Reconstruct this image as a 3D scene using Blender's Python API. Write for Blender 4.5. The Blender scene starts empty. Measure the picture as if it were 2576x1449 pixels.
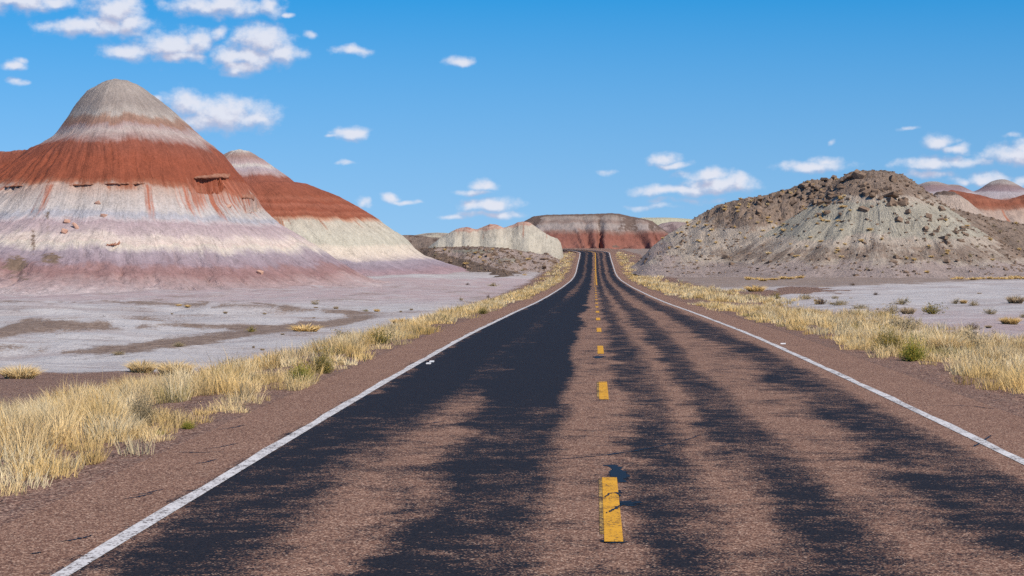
import bpy, math
import numpy as np

SC = bpy.context.scene
COL = SC.collection
rng = np.random.default_rng(7)

# ------------------------------------------------------------------ camera
EYE, HOR, CX, FOC = 1.75, 643.0, 1288.0, 5045.0      # eye height and the lens, in units of a 2576 px wide frame
cam = bpy.data.cameras.new('camera')
cam.sensor_width = 36.0
cam.lens = 36.0 * FOC / 2576.0
cam.shift_y = (HOR - 724.5) / 2576.0
cam.clip_start, cam.clip_end = 0.1, 30000.0
camo = bpy.data.objects.new('camera', cam)
camo.location = (0, 0, EYE)
camo.rotation_euler = (math.radians(90), 0, 0)
COL.objects.link(camo)
SC.camera = camo

# ------------------------------------------------------------------ exposure, sun
SC.view_settings.view_transform = 'Standard'
SC.view_settings.look = 'None'
SC.view_settings.exposure = 0.22
SC.view_settings.gamma = 1.0
SC.cycles.max_bounces = 4
SC.cycles.use_denoising = False
SC.cycles.transparent_max_bounces = 8
SUN_EL, SUN_AZ = 47.0, 133.0          # azimuth clockwise from the view direction (+Y): behind the viewer, to the right
sund = bpy.data.lights.new('sun', 'SUN')
sund.energy = 4.6
sund.angle = math.radians(0.55)
sund.color = (1.0, 0.89, 0.75)
suno = bpy.data.objects.new('sun', sund)
el, az = math.radians(SUN_EL), math.radians(SUN_AZ)
SDIR = np.array([math.sin(az) * math.cos(el), math.cos(az) * math.cos(el), math.sin(el)])
suno.rotation_euler = (math.pi / 2 - el, 0, math.pi - az)
COL.objects.link(suno)


class NT:
    """tiny helper round a node tree"""
    def __init__(s, tree):
        s.t = tree; s.n = tree.nodes; s.l = tree.links
    def put(s, sock, v):
        if v is None: return
        if isinstance(v, bpy.types.NodeSocket): s.l.new(v, sock)
        else: sock.default_value = v
    def math(s, op, a, b=None, c=None, clamp=False):
        n = s.n.new('ShaderNodeMath'); n.operation = op; n.use_clamp = clamp
        for i, v in enumerate((a, b, c)): s.put(n.inputs[i], v) if v is not None else None
        return n.outputs[0]
    def vec(s, op, a, b=None, c=None, scale=None):
        n = s.n.new('ShaderNodeVectorMath'); n.operation = op
        for i, v in enumerate((a, b, c)): s.put(n.inputs[i], v) if v is not None else None
        if scale is not None: s.put(n.inputs['Scale'], scale)
        return n.outputs['Value'] if op in ('LENGTH', 'DOT_PRODUCT', 'DISTANCE') else n.outputs[0]
    def noise(s, vec, scale, detail=4, rough=0.55, dist=0.0, dim='3D', color=False):
        n = s.n.new('ShaderNodeTexNoise'); n.noise_dimensions = dim
        s.put(n.inputs['Vector'], vec); n.inputs['Scale'].default_value = scale
        n.inputs['Detail'].default_value = detail; n.inputs['Roughness'].default_value = rough
        n.inputs['Distortion'].default_value = dist
        return n.outputs['Color' if color else 'Fac']
    def voronoi(s, vec, scale, feature='F1', out='Distance', rand=1.0):
        n = s.n.new('ShaderNodeTexVoronoi'); n.feature = feature
        s.put(n.inputs['Vector'], vec); n.inputs['Scale'].default_value = scale
        n.inputs['Randomness'].default_value = rand
        return n.outputs[out]
    def ramp(s, fac, stops, interp='LINEAR'):
        n = s.n.new('ShaderNodeValToRGB'); cr = n.color_ramp; cr.interpolation = interp
        stops = sorted(stops, key=lambda q: q[0])
        while len(cr.elements) < len(stops): cr.elements.new(0.5)
        for e, (p, c) in zip(cr.elements, stops):
            e.position = min(max(p, 0), 1)
            e.color = (c, c, c, 1) if np.isscalar(c) else (*c, 1)
        s.put(n.inputs[0], fac)
        return n.outputs[0]
    def rng(s, v, a, b, c=0.0, d=1.0, smooth=True):
        n = s.n.new('ShaderNodeMapRange'); n.interpolation_type = 'SMOOTHSTEP' if smooth else 'LINEAR'
        n.clamp = True
        s.put(n.inputs[0], v)
        for i, q in enumerate((a, b, c, d)): s.put(n.inputs[1 + i], q)
        return n.outputs[0]
    def mix(s, f, a, b, mode='MIX'):
        n = s.n.new('ShaderNodeMix'); n.data_type = 'RGBA'; n.blend_type = mode
        s.put(n.inputs['Factor'], f)
        for k, v in ((6, a), (7, b)):
            s.put(n.inputs[k], v if isinstance(v, bpy.types.NodeSocket) else (*v, 1) if len(v) == 3 else v)
        return n.outputs[2]
    def sep(s, v):
        n = s.n.new('ShaderNodeSeparateXYZ'); s.put(n.inputs[0], v); return n.outputs
    def comb(s, x=0.0, y=0.0, z=0.0):
        n = s.n.new('ShaderNodeCombineXYZ')
        for i, v in enumerate((x, y, z)): s.put(n.inputs[i], v)
        return n.outputs[0]
    def attr(s, name, out='Vector'):
        n = s.n.new('ShaderNodeAttribute'); n.attribute_name = name; return n.outputs[out]
    def pos(s):
        return s.n.new('ShaderNodeNewGeometry').outputs['Position']
    def bump(s, h, strength, dist, normal=None):
        n = s.n.new('ShaderNodeBump'); n.inputs['Strength'].default_value = strength
        n.inputs['Distance'].default_value = dist; s.put(n.inputs['Height'], h)
        if normal is not None: s.put(n.inputs['Normal'], normal)
        return n.outputs[0]


# ------------------------------------------------------------------ sky with fair-weather clouds (at infinity)
CLOUDS = [  # x, y of centre and half sizes in frame units, thinning
    (50, 0, 120, 30, 0), (140, 2, 45, 20, .1),
    (290, 28, 82, 50, 0), (205, 70, 105, 20, .05), (325, 58, 48, 30, 0), (270, 60, 80, 26, 0),
    (560, 14, 128, 26, 0), (680, 18, 42, 26, .05), (725, 38, 18, 8, .15),
    (320, 128, 58, 22, 0), (425, 116, 88, 36, 0), (488, 104, 48, 34, 0), (556, 82, 34, 16, .1), (450, 148, 70, 14, .05),
    (655, 104, 74, 38, 0), (590, 142, 66, 26, .02), (705, 134, 56, 26, 0), (605, 168, 60, 20, .04), (640, 140, 70, 36, 0),
    (468, 262, 56, 34, .05), (560, 284, 112, 44, 0), (645, 295, 60, 24, 0), (520, 300, 90, 26, 0),
    (892, 130, 40, 13, .08), (1150, 151, 36, 13, .05), (882, 334, 46, 17, .05), (830, 340, 20, 6, .25),
    (28, 164, 36, 12, .1), (55, 154, 20, 9, .2), (38, 204, 22, 9, .2), (870, 412, 36, 7, .28), (786, 86, 17, 9, .2),
    (405, 246, 20, 10, .2),
    (1215, 466, 36, 13, .1), (1195, 482, 48, 8, .15), (1230, 516, 74, 17, .02), (1240, 542, 80, 10, .14), (1140, 549, 44, 7, .2),
    (905, 507, 18, 12, .1), (985, 500, 26, 13, .05), (1018, 510, 34, 6, .15),
    (1675, 400, 40, 14, .1), (1690, 414, 44, 9, .12), (1780, 440, 60, 15, 0), (1810, 460, 86, 22, 0), (1690, 478, 96, 14, .08),
    (1855, 458, 40, 20, 0), (1730, 505, 130, 9, .3), (1640, 520, 90, 9, .33), (1520, 435, 26, 7, .28),
    (2045, 420, 84, 13, .02), (2075, 410, 44, 14, 0), (2370, 359, 38, 18, .05), (2412, 380, 28, 13, .05), (2335, 412, 66, 15, .05),
    (2430, 408, 66, 11, .14), (2555, 388, 80, 26, 0), (2600, 372, 50, 24, 0), (2325, 438, 66, 11, .14), (2482, 451, 44, 15, .08),
    (2425, 452, 44, 9, .2), (2290, 318, 36, 6, .3), (2086, 360, 11, 8, .25), (2560, 340, 24, 9, .2), (2560, 460, 40, 12, .2),
]
world = bpy.data.worlds.new('World'); SC.world = world; world.use_nodes = True
W = NT(world.node_tree); W.n.clear()
x, y, z = W.sep(W.n.new('ShaderNodeTexCoord').outputs['Generated'])
uu = W.math('ARCTAN2', x, y)
per = 0.62
uu = W.math('SUBTRACT', W.math('FLOORED_MODULO', W.math('ADD', uu, per / 2), per), per / 2)
hyp = W.math('SQRT', W.math('ADD', W.math('MULTIPLY', x, x), W.math('MULTIPLY', y, y)))
ee = W.math('DIVIDE', z, W.math('MAXIMUM', hyp, 1e-4))
uv = W.comb(uu, ee, 0.0)
sky = W.n.new('ShaderNodeTexSky'); sky.sky_type = 'NISHITA'; sky.sun_disc = False
sky.sun_elevation = el; sky.sun_rotation = az
sky.altitude = 1700; sky.air_density = 1.0; sky.dust_density = 0.0; sky.ozone_density = 6.0
zc = W.math('MAXIMUM', z, 0.0)
z3 = W.math('MULTIPLY', W.math('POWER', zc, 3.0), 6.0)
W.put(sky.inputs[0], W.vec('NORMALIZE', W.comb(x, y, W.math('ADD', z3, W.math('MULTIPLY_ADD', z, 0.62, 0.118)))))
hs = W.n.new('ShaderNodeHueSaturation'); W.put(hs.inputs['Saturation'], W.rng(z, 0.0, 0.14, 0.98, 1.36, False))
hs.inputs['Hue'].default_value = 0.490; W.put(hs.inputs['Value'], W.rng(z, 0.0, 0.13, 0.86, 0.99, False))
W.put(hs.inputs['Color'], W.vec('SCALE', sky.outputs[0], scale=0.122))
skyc = hs.outputs[0]
bg = W.n.new('ShaderNodeBackground'); W.put(bg.inputs[0], skyc)
shader = bg.outputs[0]

def blob(bx, by, rx, ry, th):
    a = math.atan((bx - CX) / FOC)
    return a, (HOR - by) / FOC * math.cos(a), rx / FOC * 1.30, ry / FOC * 1.44, th * 2.2
BLOBS = [blob(*q) for q in CLOUDS]
gr = bpy.data.node_groups.new('cloud_field', 'ShaderNodeTree')
gr.interface.new_socket('uv', in_out='INPUT', socket_type='NodeSocketVector')
gr.interface.new_socket('d', in_out='OUTPUT', socket_type='NodeSocketFloat')
G = NT(gr)
gi = G.n.new('NodeGroupInput'); go = G.n.new('NodeGroupOutput')
w1 = G.noise(gi.outputs[0], 62.0, 2, 0.5, dim='2D', color=True)
uvw = G.vec('MULTIPLY_ADD', G.vec('SUBTRACT', w1, (.5, .5, .5)), (.012, .006, 0), gi.outputs[0])
mn = None
for (a, e, rx_, ry_, th) in BLOBS:
    ln = G.vec('LENGTH', G.vec('MULTIPLY_ADD', uvw, (1 / rx_, 1 / ry_, 0), (-a / rx_, -e / ry_, th)))
    mn = ln if mn is None else G.math('MINIMUM', mn, ln)
f1 = G.noise(G.vec('MULTIPLY', gi.outputs[0], (1, 1.35, 1)), 105.0, 8, 0.57, dim='2D')
G.put(go.inputs[0], G.math('ADD', G.math('SUBTRACT', 1.0, mn), G.math('MULTIPLY', G.math('SUBTRACT', f1, 0.5), 1.10)))
def field(v):
    n = W.n.new('ShaderNodeGroup'); n.node_tree = gr; W.put(n.inputs[0], v); return n.outputs[0]
d0 = field(uv); d1 = field(W.vec('ADD', uv, (0.0022, 0.0048, 0)))
alpha = W.math('MULTIPLY', W.rng(d0, -0.04, 0.86), 0.93)
body = W.rng(d0, .25, 1.1)
lit = W.rng(W.math('ADD', W.math('SUBTRACT', d0, d1), W.math('MULTIPLY', body, .10)), -0.40, 0.42)
ccol = W.mix(lit, (0.44, 0.445, 0.57), (0.68, 0.695, 0.77))
W.put(bg.inputs[0], W.mix(alpha, skyc, ccol))
wo = W.n.new('ShaderNodeOutputWorld'); W.l.new(shader, wo.inputs[0])
world.cycles.sampling_method = 'MANUAL'; world.cycles.sample_map_resolution = 512


# ------------------------------------------------------------------ numeric helpers
def lin(r, g, b, k=1.28):
    """an sRGB colour seen in the sun -> the surface's own base colour"""
    o = []
    for c in (r, g, b):
        c /= 255.0
        c = c / 12.92 if c <= 0.04045 else ((c + 0.055) / 1.055) ** 2.4
        o.append(min(c / k, 0.85))
    return tuple(o)

def _h(ix, iy, seed):
    with np.errstate(over='ignore'):
        h = ix.astype(np.uint32) * np.uint32(374761393) + iy.astype(np.uint32) * np.uint32(668265263) + np.uint32((seed * 2246822519 + 12345) & 0xffffffff)
        h = (h ^ (h >> np.uint32(13))) * np.uint32(1274126177)
        h = h ^ (h >> np.uint32(16))
    return h.astype(np.float32) * np.float32(2 * math.pi / 4294967296.0)

def pn(x, y, seed=0):
    x = np.asarray(x, np.float32); y = np.asarray(y, np.float32)
    xf = np.floor(x); yf = np.floor(y)
    ix = xf.astype(np.int64); iy = yf.astype(np.int64)
    fx = x - xf; fy = y - yf
    u = fx * fx * fx * (fx * (fx * 6 - 15) + 10); v = fy * fy * fy * (fy * (fy * 6 - 15) + 10)
    def g(i, j):
        a = _h(ix + i, iy + j, seed)
        return np.cos(a) * (fx - i) + np.sin(a) * (fy - j)
    n0 = g(0, 0) * (1 - u) + g(1, 0) * u
    n1 = g(0, 1) * (1 - u) + g(1, 1) * u
    return (n0 * (1 - v) + n1 * v) * 1.45

def fbm(x, y, seed=0, octv=4, gain=0.5, lac=2.03):
    s = 0; a = 1.0; t = 0
    for i in range(octv):
        s = s + a * pn(x, y, seed + i * 17); t += a; a *= gain; x = x * lac + 3.7; y = y * lac - 1.3
    return s / t * 1.3

def ridged(x, y, seed=0, octv=3, gain=0.5):
    s = 0; a = 1.0; t = 0
    for i in range(octv):
        s = s + a * (1 - np.abs(pn(x, y, seed + i * 31))); t += a; a *= gain; x = x * 2.1 + 5; y = y * 1.7 + 2
    return s / t          # 1 on thin crest lines

def sst(x, a, b):
    t = np.clip((x - a) / (b - a), 0, 1); return t * t * (3 - 2 * t)

def smax(a, b, k=0.8):
    h = np.clip(0.5 + 0.5 * (a - b) / k, 0, 1)
    return b * (1 - h) + a * h + k * h * (1 - h)

def wx(px, d): return (px - CX) * d / FOC
def wz(py, d): return EYE + (HOR - py) * d / FOC

def mesh_np(name, V, F, mat, attrs=None, smooth=True, parent=None, link=True):
    me = bpy.data.meshes.new(name)
    V = np.ascontiguousarray(V, np.float32); F = np.ascontiguousarray(F, np.int32)
    k = F.shape[1]
    me.vertices.add(len(V)); me.vertices.foreach_set('co', V.ravel())
    me.loops.add(F.size); me.loops.foreach_set('vertex_index', F.ravel())
    me.polygons.add(len(F)); me.polygons.foreach_set('loop_start', np.arange(0, F.size, k, dtype=np.int32))
    me.polygons.foreach_set('loop_total', np.full(len(F), k, np.int32))
    me.polygons.foreach_set('use_smooth', np.full(len(F), smooth, bool))
    for an, av in (attrs or {}).items():
        av = np.ascontiguousarray(av, np.float32)
        if av.shape[1] == 3:
            at = me.attributes.new(an, 'FLOAT_VECTOR', 'POINT'); at.data.foreach_set('vector', av.ravel())
        else:
            at = me.attributes.new(an, 'FLOAT_COLOR', 'POINT'); at.data.foreach_set('color', av.ravel())
    me.update(calc_edges=True)
    if mat is not None: me.materials.append(mat)
    if not link: return me
    o = bpy.data.objects.new(name, me); COL.objects.link(o)
    if parent is not None: o.parent = parent
    return o

def tag(o, label, cat=None, kind=None, group=None):
    o['label'] = label
    if cat: o['category'] = cat
    if kind: o['kind'] = kind
    if group: o['group'] = group
    return o

def grid_faces(nu, nv):
    i = np.arange(nu * nv).reshape(nv, nu)
    return np.stack([i[:-1, :-1], i[:-1, 1:], i[1:, 1:], i[1:, :-1]], -1).reshape(-1, 4)


# ------------------------------------------------------------------ road line and ground heights
_ys = np.arange(0, 3001.0)
_zr = np.interp(_ys, [0, 25, 46, 75, 100, 130, 187, 260, 305, 335, 360, 419, 441, 466, 490, 520, 3000],
                [0, 0, -.08, -.35, -.62, -.86, -1.22, -1.5, -1.42, -1.05, -.35, 1.22, 2.1, 3.0, 3.55, 3.75, 3.75])
_k = np.ones(13) / 13
_zs = np.convolve(np.pad(_zr, 6, mode='edge'), _k, 'valid')
def zr(y): return np.interp(y, _ys, _zs)
def xc(y): return 0.12 + 0.041 * np.minimum(y, 446.0)
PL, PR = -3.95, 4.5           # pavement edges measured from the centre line
def playa_l(y): return np.interp(y, [0, 25, 45, 60, 100, 200, 300, 380, 440, 480, 540, 700, 1500, 9000], [-.5, -.75, -1.25, -1.6, -2.0, -2.45, -2.35, -1.2, 1.2, 2.4, 3.2, 3.8, 4.5, 6])
def playa_r(y): return np.interp(y, [0, 30, 60, 110, 200, 290, 340, 400, 440, 480, 540, 700, 1500, 9000], [-.35, -.5, -.78, -1.1, -1.35, -1.25, -.9, .6, 1.6, 2.6, 3.2, 3.8, 4.5, 6])
def ground_z(x, y, detail=True):
    x = np.asarray(x, float); y = np.asarray(y, float)
    yy = np.maximum(y, 0.0)
    t = x - xc(yy)
    out = np.where(t < 0, PL - t, t - PR)
    zz = zr(yy)
    pl = np.where(t < 0, playa_l(yy), playa_r(yy))
    w = sst(out, 0.25, 6.5)
    g = (zz - 0.03) * (1 - w) + pl * w
    if detail:
        a = sst(out, 1.0, 9.0)
        far = np.clip(yy / 600, 0, 1)
        g = g + a * (0.16 + 0.5 * far) * fbm(x / 11, y / 17, 3, 3) + a * 0.035 * fbm(x / 1.7, y / 1.7, 8, 2)
        lf = sst(-t, 12, 22) * sst(yy, 55, 70) * (1 - sst(yy, 150, 185))
        ap = sst(-t, 14, 30) * sst(yy, 150, 190) * (1 - sst(yy, 300, 340))
        g = g + ap * (.16 * fbm(x / 3.2, y / 4.5, 23, 4) + .10 * ridged(x / 5, y / 9, 24, 3))
        g = g + lf * 0.62 * (fbm(x / 16 + 2, y / 7.0, 21, 2))
        g = g + sst(out, .1, .5) * (1 - sst(out, 3, 5)) * 0.03 * fbm(x / .35, y / .35, 5, 2)
    return g

def hit(px, py, H, d0=120, d1=470, step=0.5):
    d = np.arange(d0, d1, step)
    X = wx(px, d); Z = wz(py, d)
    h = H(X, d)
    k = np.nonzero(h >= Z)[0]
    if not len(k): return None
    i = k[0]
    return float(X[i]), float(d[i]), float(max(h[i], Z[i]))
def hit_ground(px, py): return hit(px, py, lambda a, b: ground_z(a, b, False), 8, 420, 0.1)


# ------------------------------------------------------------------ materials
def new_mat(name):
    m = bpy.data.materials.new(name); m.use_nodes = True
    N = NT(m.node_tree); N.n.clear()
    out = N.n.new('ShaderNodeOutputMaterial')
    p = N.n.new('ShaderNodeBsdfPrincipled'); N.l.new(p.outputs[0], out.inputs[0])
    p.inputs['Specular IOR Level'].default_value = 0.15
    p.inputs['Roughness'].default_value = 0.92
    return m, N, p

def earth_common(N, p, col, suv, fine=1.0, bump=0.5, bdist=0.10):
    """rills running down the slope and crumbly grain on any badland clay"""
    pos = N.pos()
    u, v, s = N.sep(suv)
    st = N.comb(N.math('MULTIPLY', u, 1.1), N.math('MULTIPLY', v, 0.10), 0.0)
    n1 = N.noise(st, 1.0, 4, 0.66, 0.5)
    st2 = N.comb(N.math('MULTIPLY', u, 2.3), N.math('MULTIPLY', v, 0.42), 3.0)
    n2 = N.noise(st2, 1.0, 4, 0.6, 1.0)
    g = N.noise(pos, 3.2, 4, 0.68)
    g2 = N.noise(pos, 11.0, 2, 0.7)
    k = N.math('ADD', N.math('MULTIPLY', N.math('SUBTRACT', n1, .5), 0.46), N.math('MULTIPLY', N.math('SUBTRACT', g, .5), 0.95))
    k = N.math('ADD', k, N.math('MULTIPLY', N.math('SUBTRACT', n2, .5), 0.36))
    mot = N.noise(pos, .55, 5, .62)
    k = N.math('ADD', k, N.math('MULTIPLY', N.math('SUBTRACT', mot, .5), 0.55))
    k = N.math('ADD', k, N.math('MULTIPLY', N.math('SUBTRACT', g2, .5), 0.70))
    k = N.math('MAXIMUM', N.math('MULTIPLY_ADD', k, fine, 1.0), 0.35)
    # thin cracks where rills have cut
    cr = N.rng(N.math('ABSOLUTE', N.math('SUBTRACT', n2, 0.5)), 0.0, 0.05, 0.0, 1.0)
    gate = N.rng(N.noise(N.comb(N.math('MULTIPLY', u, .5), N.math('MULTIPLY', v, .16), 9.0), 1.0, 3, .6), 0.46, 0.62)
    crk = N.math('SUBTRACT', 1.0, N.math('MULTIPLY', N.math('MULTIPLY', N.math('SUBTRACT', 1.0, cr), gate), 0.34 * fine))
    col = N.vec('SCALE', col, scale=N.math('MULTIPLY', k, crk))
    N.put(p.inputs['Base Color'], col)
    h = N.math('ADD', N.math('MULTIPLY', n1, 1.6), N.math('ADD', N.math('MULTIPLY', n2, 0.7), N.math('ADD', N.math('MULTIPLY', g, 1.5), N.math('MULTIPLY', g2, 0.6))))
    N.put(p.inputs['Normal'], N.bump(h, bump, bdist * 3))

def strata_mat(name, z0, z1, stops, warp=0.5, wash=0.7, fine=1.0, wash_col=None, talus=None):
    """stops: (height, sRGB). suv = (across, down, strata height), msk = (wash, talus, free)"""
    m, N, p = new_mat(name)
    suv = N.attr('suv'); msk = N.sep(N.attr('msk'))
    u, v, s = N.sep(suv)
    pos = N.pos()
    wv = N.noise(N.comb(N.math('MULTIPLY', u, 1.5), N.math('MULTIPLY', v, 0.16), 0.0), 1.0, 4, 0.62)
    wn = N.noise(pos, 0.55, 4, 0.6)
    wf = N.noise(pos, 4.0, 3, 0.6)
    s2 = N.math('ADD', s, N.math('MULTIPLY', N.math('SUBTRACT', wv, .5), wash * 2))
    s2 = N.math('ADD', s2, N.math('MULTIPLY', N.math('SUBTRACT', wn, .5), warp * 2))
    s2 = N.math('ADD', s2, N.math('MULTIPLY', N.math('SUBTRACT', wf, .5), warp * 0.8))
    fac = N.math('DIVIDE', N.math('SUBTRACT', s2, z0), z1 - z0)
    col = N.ramp(fac, [((q - z0) / (z1 - z0), lin(*c)) for q, c in stops])
    if wash_col is not None:
        f = N.rng(N.math('ADD', msk[0], N.math('MULTIPLY', N.math('SUBTRACT', wv, .5), 1.6)), 0.35, 0.85)
        col = N.mix(N.math('MULTIPLY', f, N.rng(msk[0], 0.02, .3)), col, lin(*wash_col))
    if talus is not None:
        tn = N.noise(pos, 0.9, 6, 0.7)
        f = N.rng(N.math('ADD', msk[1], N.math('MULTIPLY', N.math('SUBTRACT', tn, .5), 1.1)), 0.42, 0.62)
        col = N.mix(f, col, lin(*talus))
    earth_common(N, p, col, suv, fine)
    return m


# ------------------------------------------------------------------ ground sheet
def build_ground():
    ang = np.concatenate([np.linspace(-180, -40, 36)[:-1], np.linspace(-40, -16, 60)[:-1], np.linspace(-16, 16, 470)[:-1],
                          np.linspace(16, 40, 60)[:-1], np.linspace(40, 180, 37)])
    rad = np.concatenate([[0.2, 1.5, 3, 5], np.geomspace(7, 620, 400), np.geomspace(640, 15000, 40)])
    A, R = np.meshgrid(np.radians(ang), rad)
    X = R * np.sin(A); Y = R * np.cos(A)
    Z = ground_z(X, Y)
    # under the pavement keep the soil safely below the sheet
    t = X - xc(np.maximum(Y, 0))
    onr = (t > PL - .02) & (t < PR + .02) & (Y < 450) & (Y > -60)
    Z = np.where(onr, np.minimum(Z, zr(np.maximum(Y, 0)) - 0.05), Z)
    far = (Y > 446) & (Y < 540) & (X < 40) & (X > -120)
    Z = np.where(far, np.minimum(Z, zr(Y) - 0.12), Z)
    Yc = np.maximum(Y, 4.0)
    PX = CX + X / Yc * FOC; PY = HOR - (Z - EYE) / Yc * FOC
    inv = (Y > 4)
    n1 = fbm(X / 6, Y / 9, 40, 4); n2 = fbm(X / 2.2, Y / 3.0, 41, 3)
    lef = inv & (t < 0); rig = inv & (t > 0)
    PYn = PY + 7 * n1 + 4 * n2 + 3 * fbm(X / .9, Y / 1.4, 43, 2)
    def band(xs, top, bot, soft=4.0):
        tp = np.interp(PX, xs, top); bt = np.interp(PX, xs, bot)
        return sst(PYn, tp - soft, tp + soft) * (1 - sst(PYn, bt - soft, bt + soft)) * (1 - sst(PX + 60 * n1, xs[-1] - 60, xs[-1] + 40))
    dark = np.maximum.reduce([
        band([-900, 0, 75, 150, 225, 325, 425, 644, 760], [828, 824, 797, 804, 810, 811, 815, 820, 818], [860, 850, 836, 836, 832, 822, 820, 833, 826]),
        band([-900, 125, 250, 375, 500, 644, 800, 960], [870, 883, 874, 858, 842, 824, 808, 790], [872, 885, 889, 882, 867, 844, 826, 800]),
        0.8 * band([300, 362, 640, 860, 960], [757, 757, 763, 780, 788], [760, 768, 772, 792, 796], 2.0),
        0.7 * band([-900, 0, 60, 130], [868, 868, 872, 880], [880, 880, 880, 882], 2.0)]) * lef
    dark = dark + 0.85 * lef * (PY > 720) * np.clip(n1 + .4 * n2, 0, 1) * (PY < 910) * sst(Y, 60, 80) + .35 * rig * np.clip(n1 + .5 * n2, 0, 1) * (PY > 700)
    # brown stony flat beside the verge
    stony = lef * band([-2500, 0, 260, 420, 640, 760], [932, 934, 935, 938, 925, 915], [1400, 1250, 1120, 1050, 980, 950], 13.0)
    out = np.where(t < 0, PL - t, t - PR)
    verge = 1 - sst(out + 1.2 * n2, 4.2, 8.0)
    verge = np.maximum(verge, (1 - sst(out, 5, 60)) * (Y < 25))
    # right hand plain: brown skirt below the hill, gravel turnout, pinkish near flat
    rb = rig * (1 - sst(PY + 6 * n1, np.interp(PX, [1600, 2133, 2576, 4000], [722, 717, 700, 690]), np.interp(PX, [1600, 2133, 2576, 4000], [734, 724, 706, 700]))) * (PY < 760)
    turn = rig * band([1500, 1560, 1800, 1960, 2012, 2126, 2160], [705, 705, 735, 726, 721, 728, 731], [712, 790, 762, 748, 737, 733, 732], 3.0)
    pink = np.clip(lef * (1 - sst(PY + 12 * n1, 742, 775)) * (Y < 330) + rig * sst(PY + 12 * n1, 770, 800) * 0.8 + 0.35 * np.clip(n1, 0, 1), 0, 1)
    farg = sst(Y, 335, 380)
    dark = np.clip(np.maximum(dark, 0.75 * rb), 0, 1)
    stony = np.clip(np.maximum.reduce([stony, turn, verge]), 0, 1)
    dark = np.maximum(dark, farg * (0.55 + 0.3 * n1))
    F = grid_faces(len(ang), len(rad))
    m, N, p = new_mat('playa_soil')
    d_, s_, k_ = N.sep(N.attr('msk'))
    pos = N.pos()
    a = N.noise(pos, 0.35, 6, 0.65); b = N.noise(pos, 2.6, 6, 0.72); c = N.noise(pos, 14.0, 3, 0.7)
    flat = N.vec('MULTIPLY', pos, (0.5, 1.6, 1.0))
    wv = N.noise(flat, 0.45, 5, 0.65, 0.8)
    pale = N.mix(N.rng(wv, .35, .65), lin(194, 191, 194), lin(212, 207, 207))
    mo = N.noise(N.vec('MULTIPLY', pos, (.12, .3, .3)), 1.0, 6, .68)
    pale = N.mix(N.rng(mo, .42, .66), pale, lin(182, 172, 172))
    pale = N.mix(N.math('MULTIPLY', k_, N.rng(a, .25, .6)), pale, lin(190, 170, 172))
    brown = N.mix(N.rng(b, .35, .65), lin(126, 106, 95), lin(158, 139, 127))
    gv = N.voronoi(pos, 58.0, out='Color'); gvx = N.sep(gv)[0]
    grav = N.ramp(gvx, [(0, lin(82, 60, 55)), (.35, lin(120, 90, 80)), (.7, lin(160, 126, 112)), (1, lin(205, 176, 158))])
    dn = N.math('ADD', N.math('MULTIPLY', N.math('SUBTRACT', b, .5), 1.0), N.math('MULTIPLY', N.math('SUBTRACT', a, .5), 0.5))
    dots = N.noise(pos, 6.5, 3, .7)
    df = N.rng(N.math('ADD', N.math('ADD', d_, N.math('MULTIPLY', dn, .9)), N.math('MULTIPLY', N.math('SUBTRACT', dots, .5), 2.2)), 0.12, 0.86)
    col = N.mix(df, pale, brown)
    sf = N.rng(N.math('ADD', N.math('ADD', s_, N.math('MULTIPLY', N.math('SUBTRACT', b, .5), .8)), N.math('MULTIPLY', N.math('SUBTRACT', dots, .5), .9)), 0.28, 0.72)
    col = N.mix(sf, col, grav)
    # scattered dark pebbles on the pale flat
    vd = N.voronoi(N.vec('MULTIPLY', pos, (1, .8, 1)), 2.2)
    peb = N.math('MULTIPLY', N.rng(vd, 0.10, 0.15, 1.0, 0.0), N.rng(N.noise(pos, .22, 4, .7), .42, .58))
    col = N.mix(N.math('MULTIPLY', peb, 0.75), col, lin(95, 82, 80))
    chn = N.noise(N.vec('MULTIPLY', pos, (.16, .55, .4)), 1.0, 6, .62, .6)
    cl = N.math('MULTIPLY', N.rng(N.math('ABSOLUTE', N.math('SUBTRACT', chn, .5)), .0, .018, 1.0, 0.0), N.rng(a, .42, .6))
    col = N.mix(N.math('MULTIPLY', cl, .55), col, lin(128, 110, 102))
    k = N.math('ADD', 1.0, N.math('ADD', N.math('MULTIPLY', N.math('SUBTRACT', b, .5), .62), N.math('MULTIPLY', N.math('SUBTRACT', c, .5), .5)))
    N.put(p.inputs['Base Color'], N.vec('SCALE', col, scale=k))
    h = N.math('ADD', N.math('MULTIPLY', b, 1.0), N.math('ADD', N.math('MULTIPLY', c, .35), N.math('MULTIPLY', gvx, N.math('MULTIPLY', sf, .35))))
    N.put(p.inputs['Normal'], N.bump(h, 0.7, 0.2))
    o = mesh_np('ground', np.stack([X, Y, Z], -1).reshape(-1, 3), F, m,
                {'msk': np.stack([dark, stony, pink], -1).reshape(-1, 3)})
    tag(o, 'pale lavender badland flat with brown gravel patches on both sides of the road', 'ground', 'structure')
build_ground()


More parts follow.
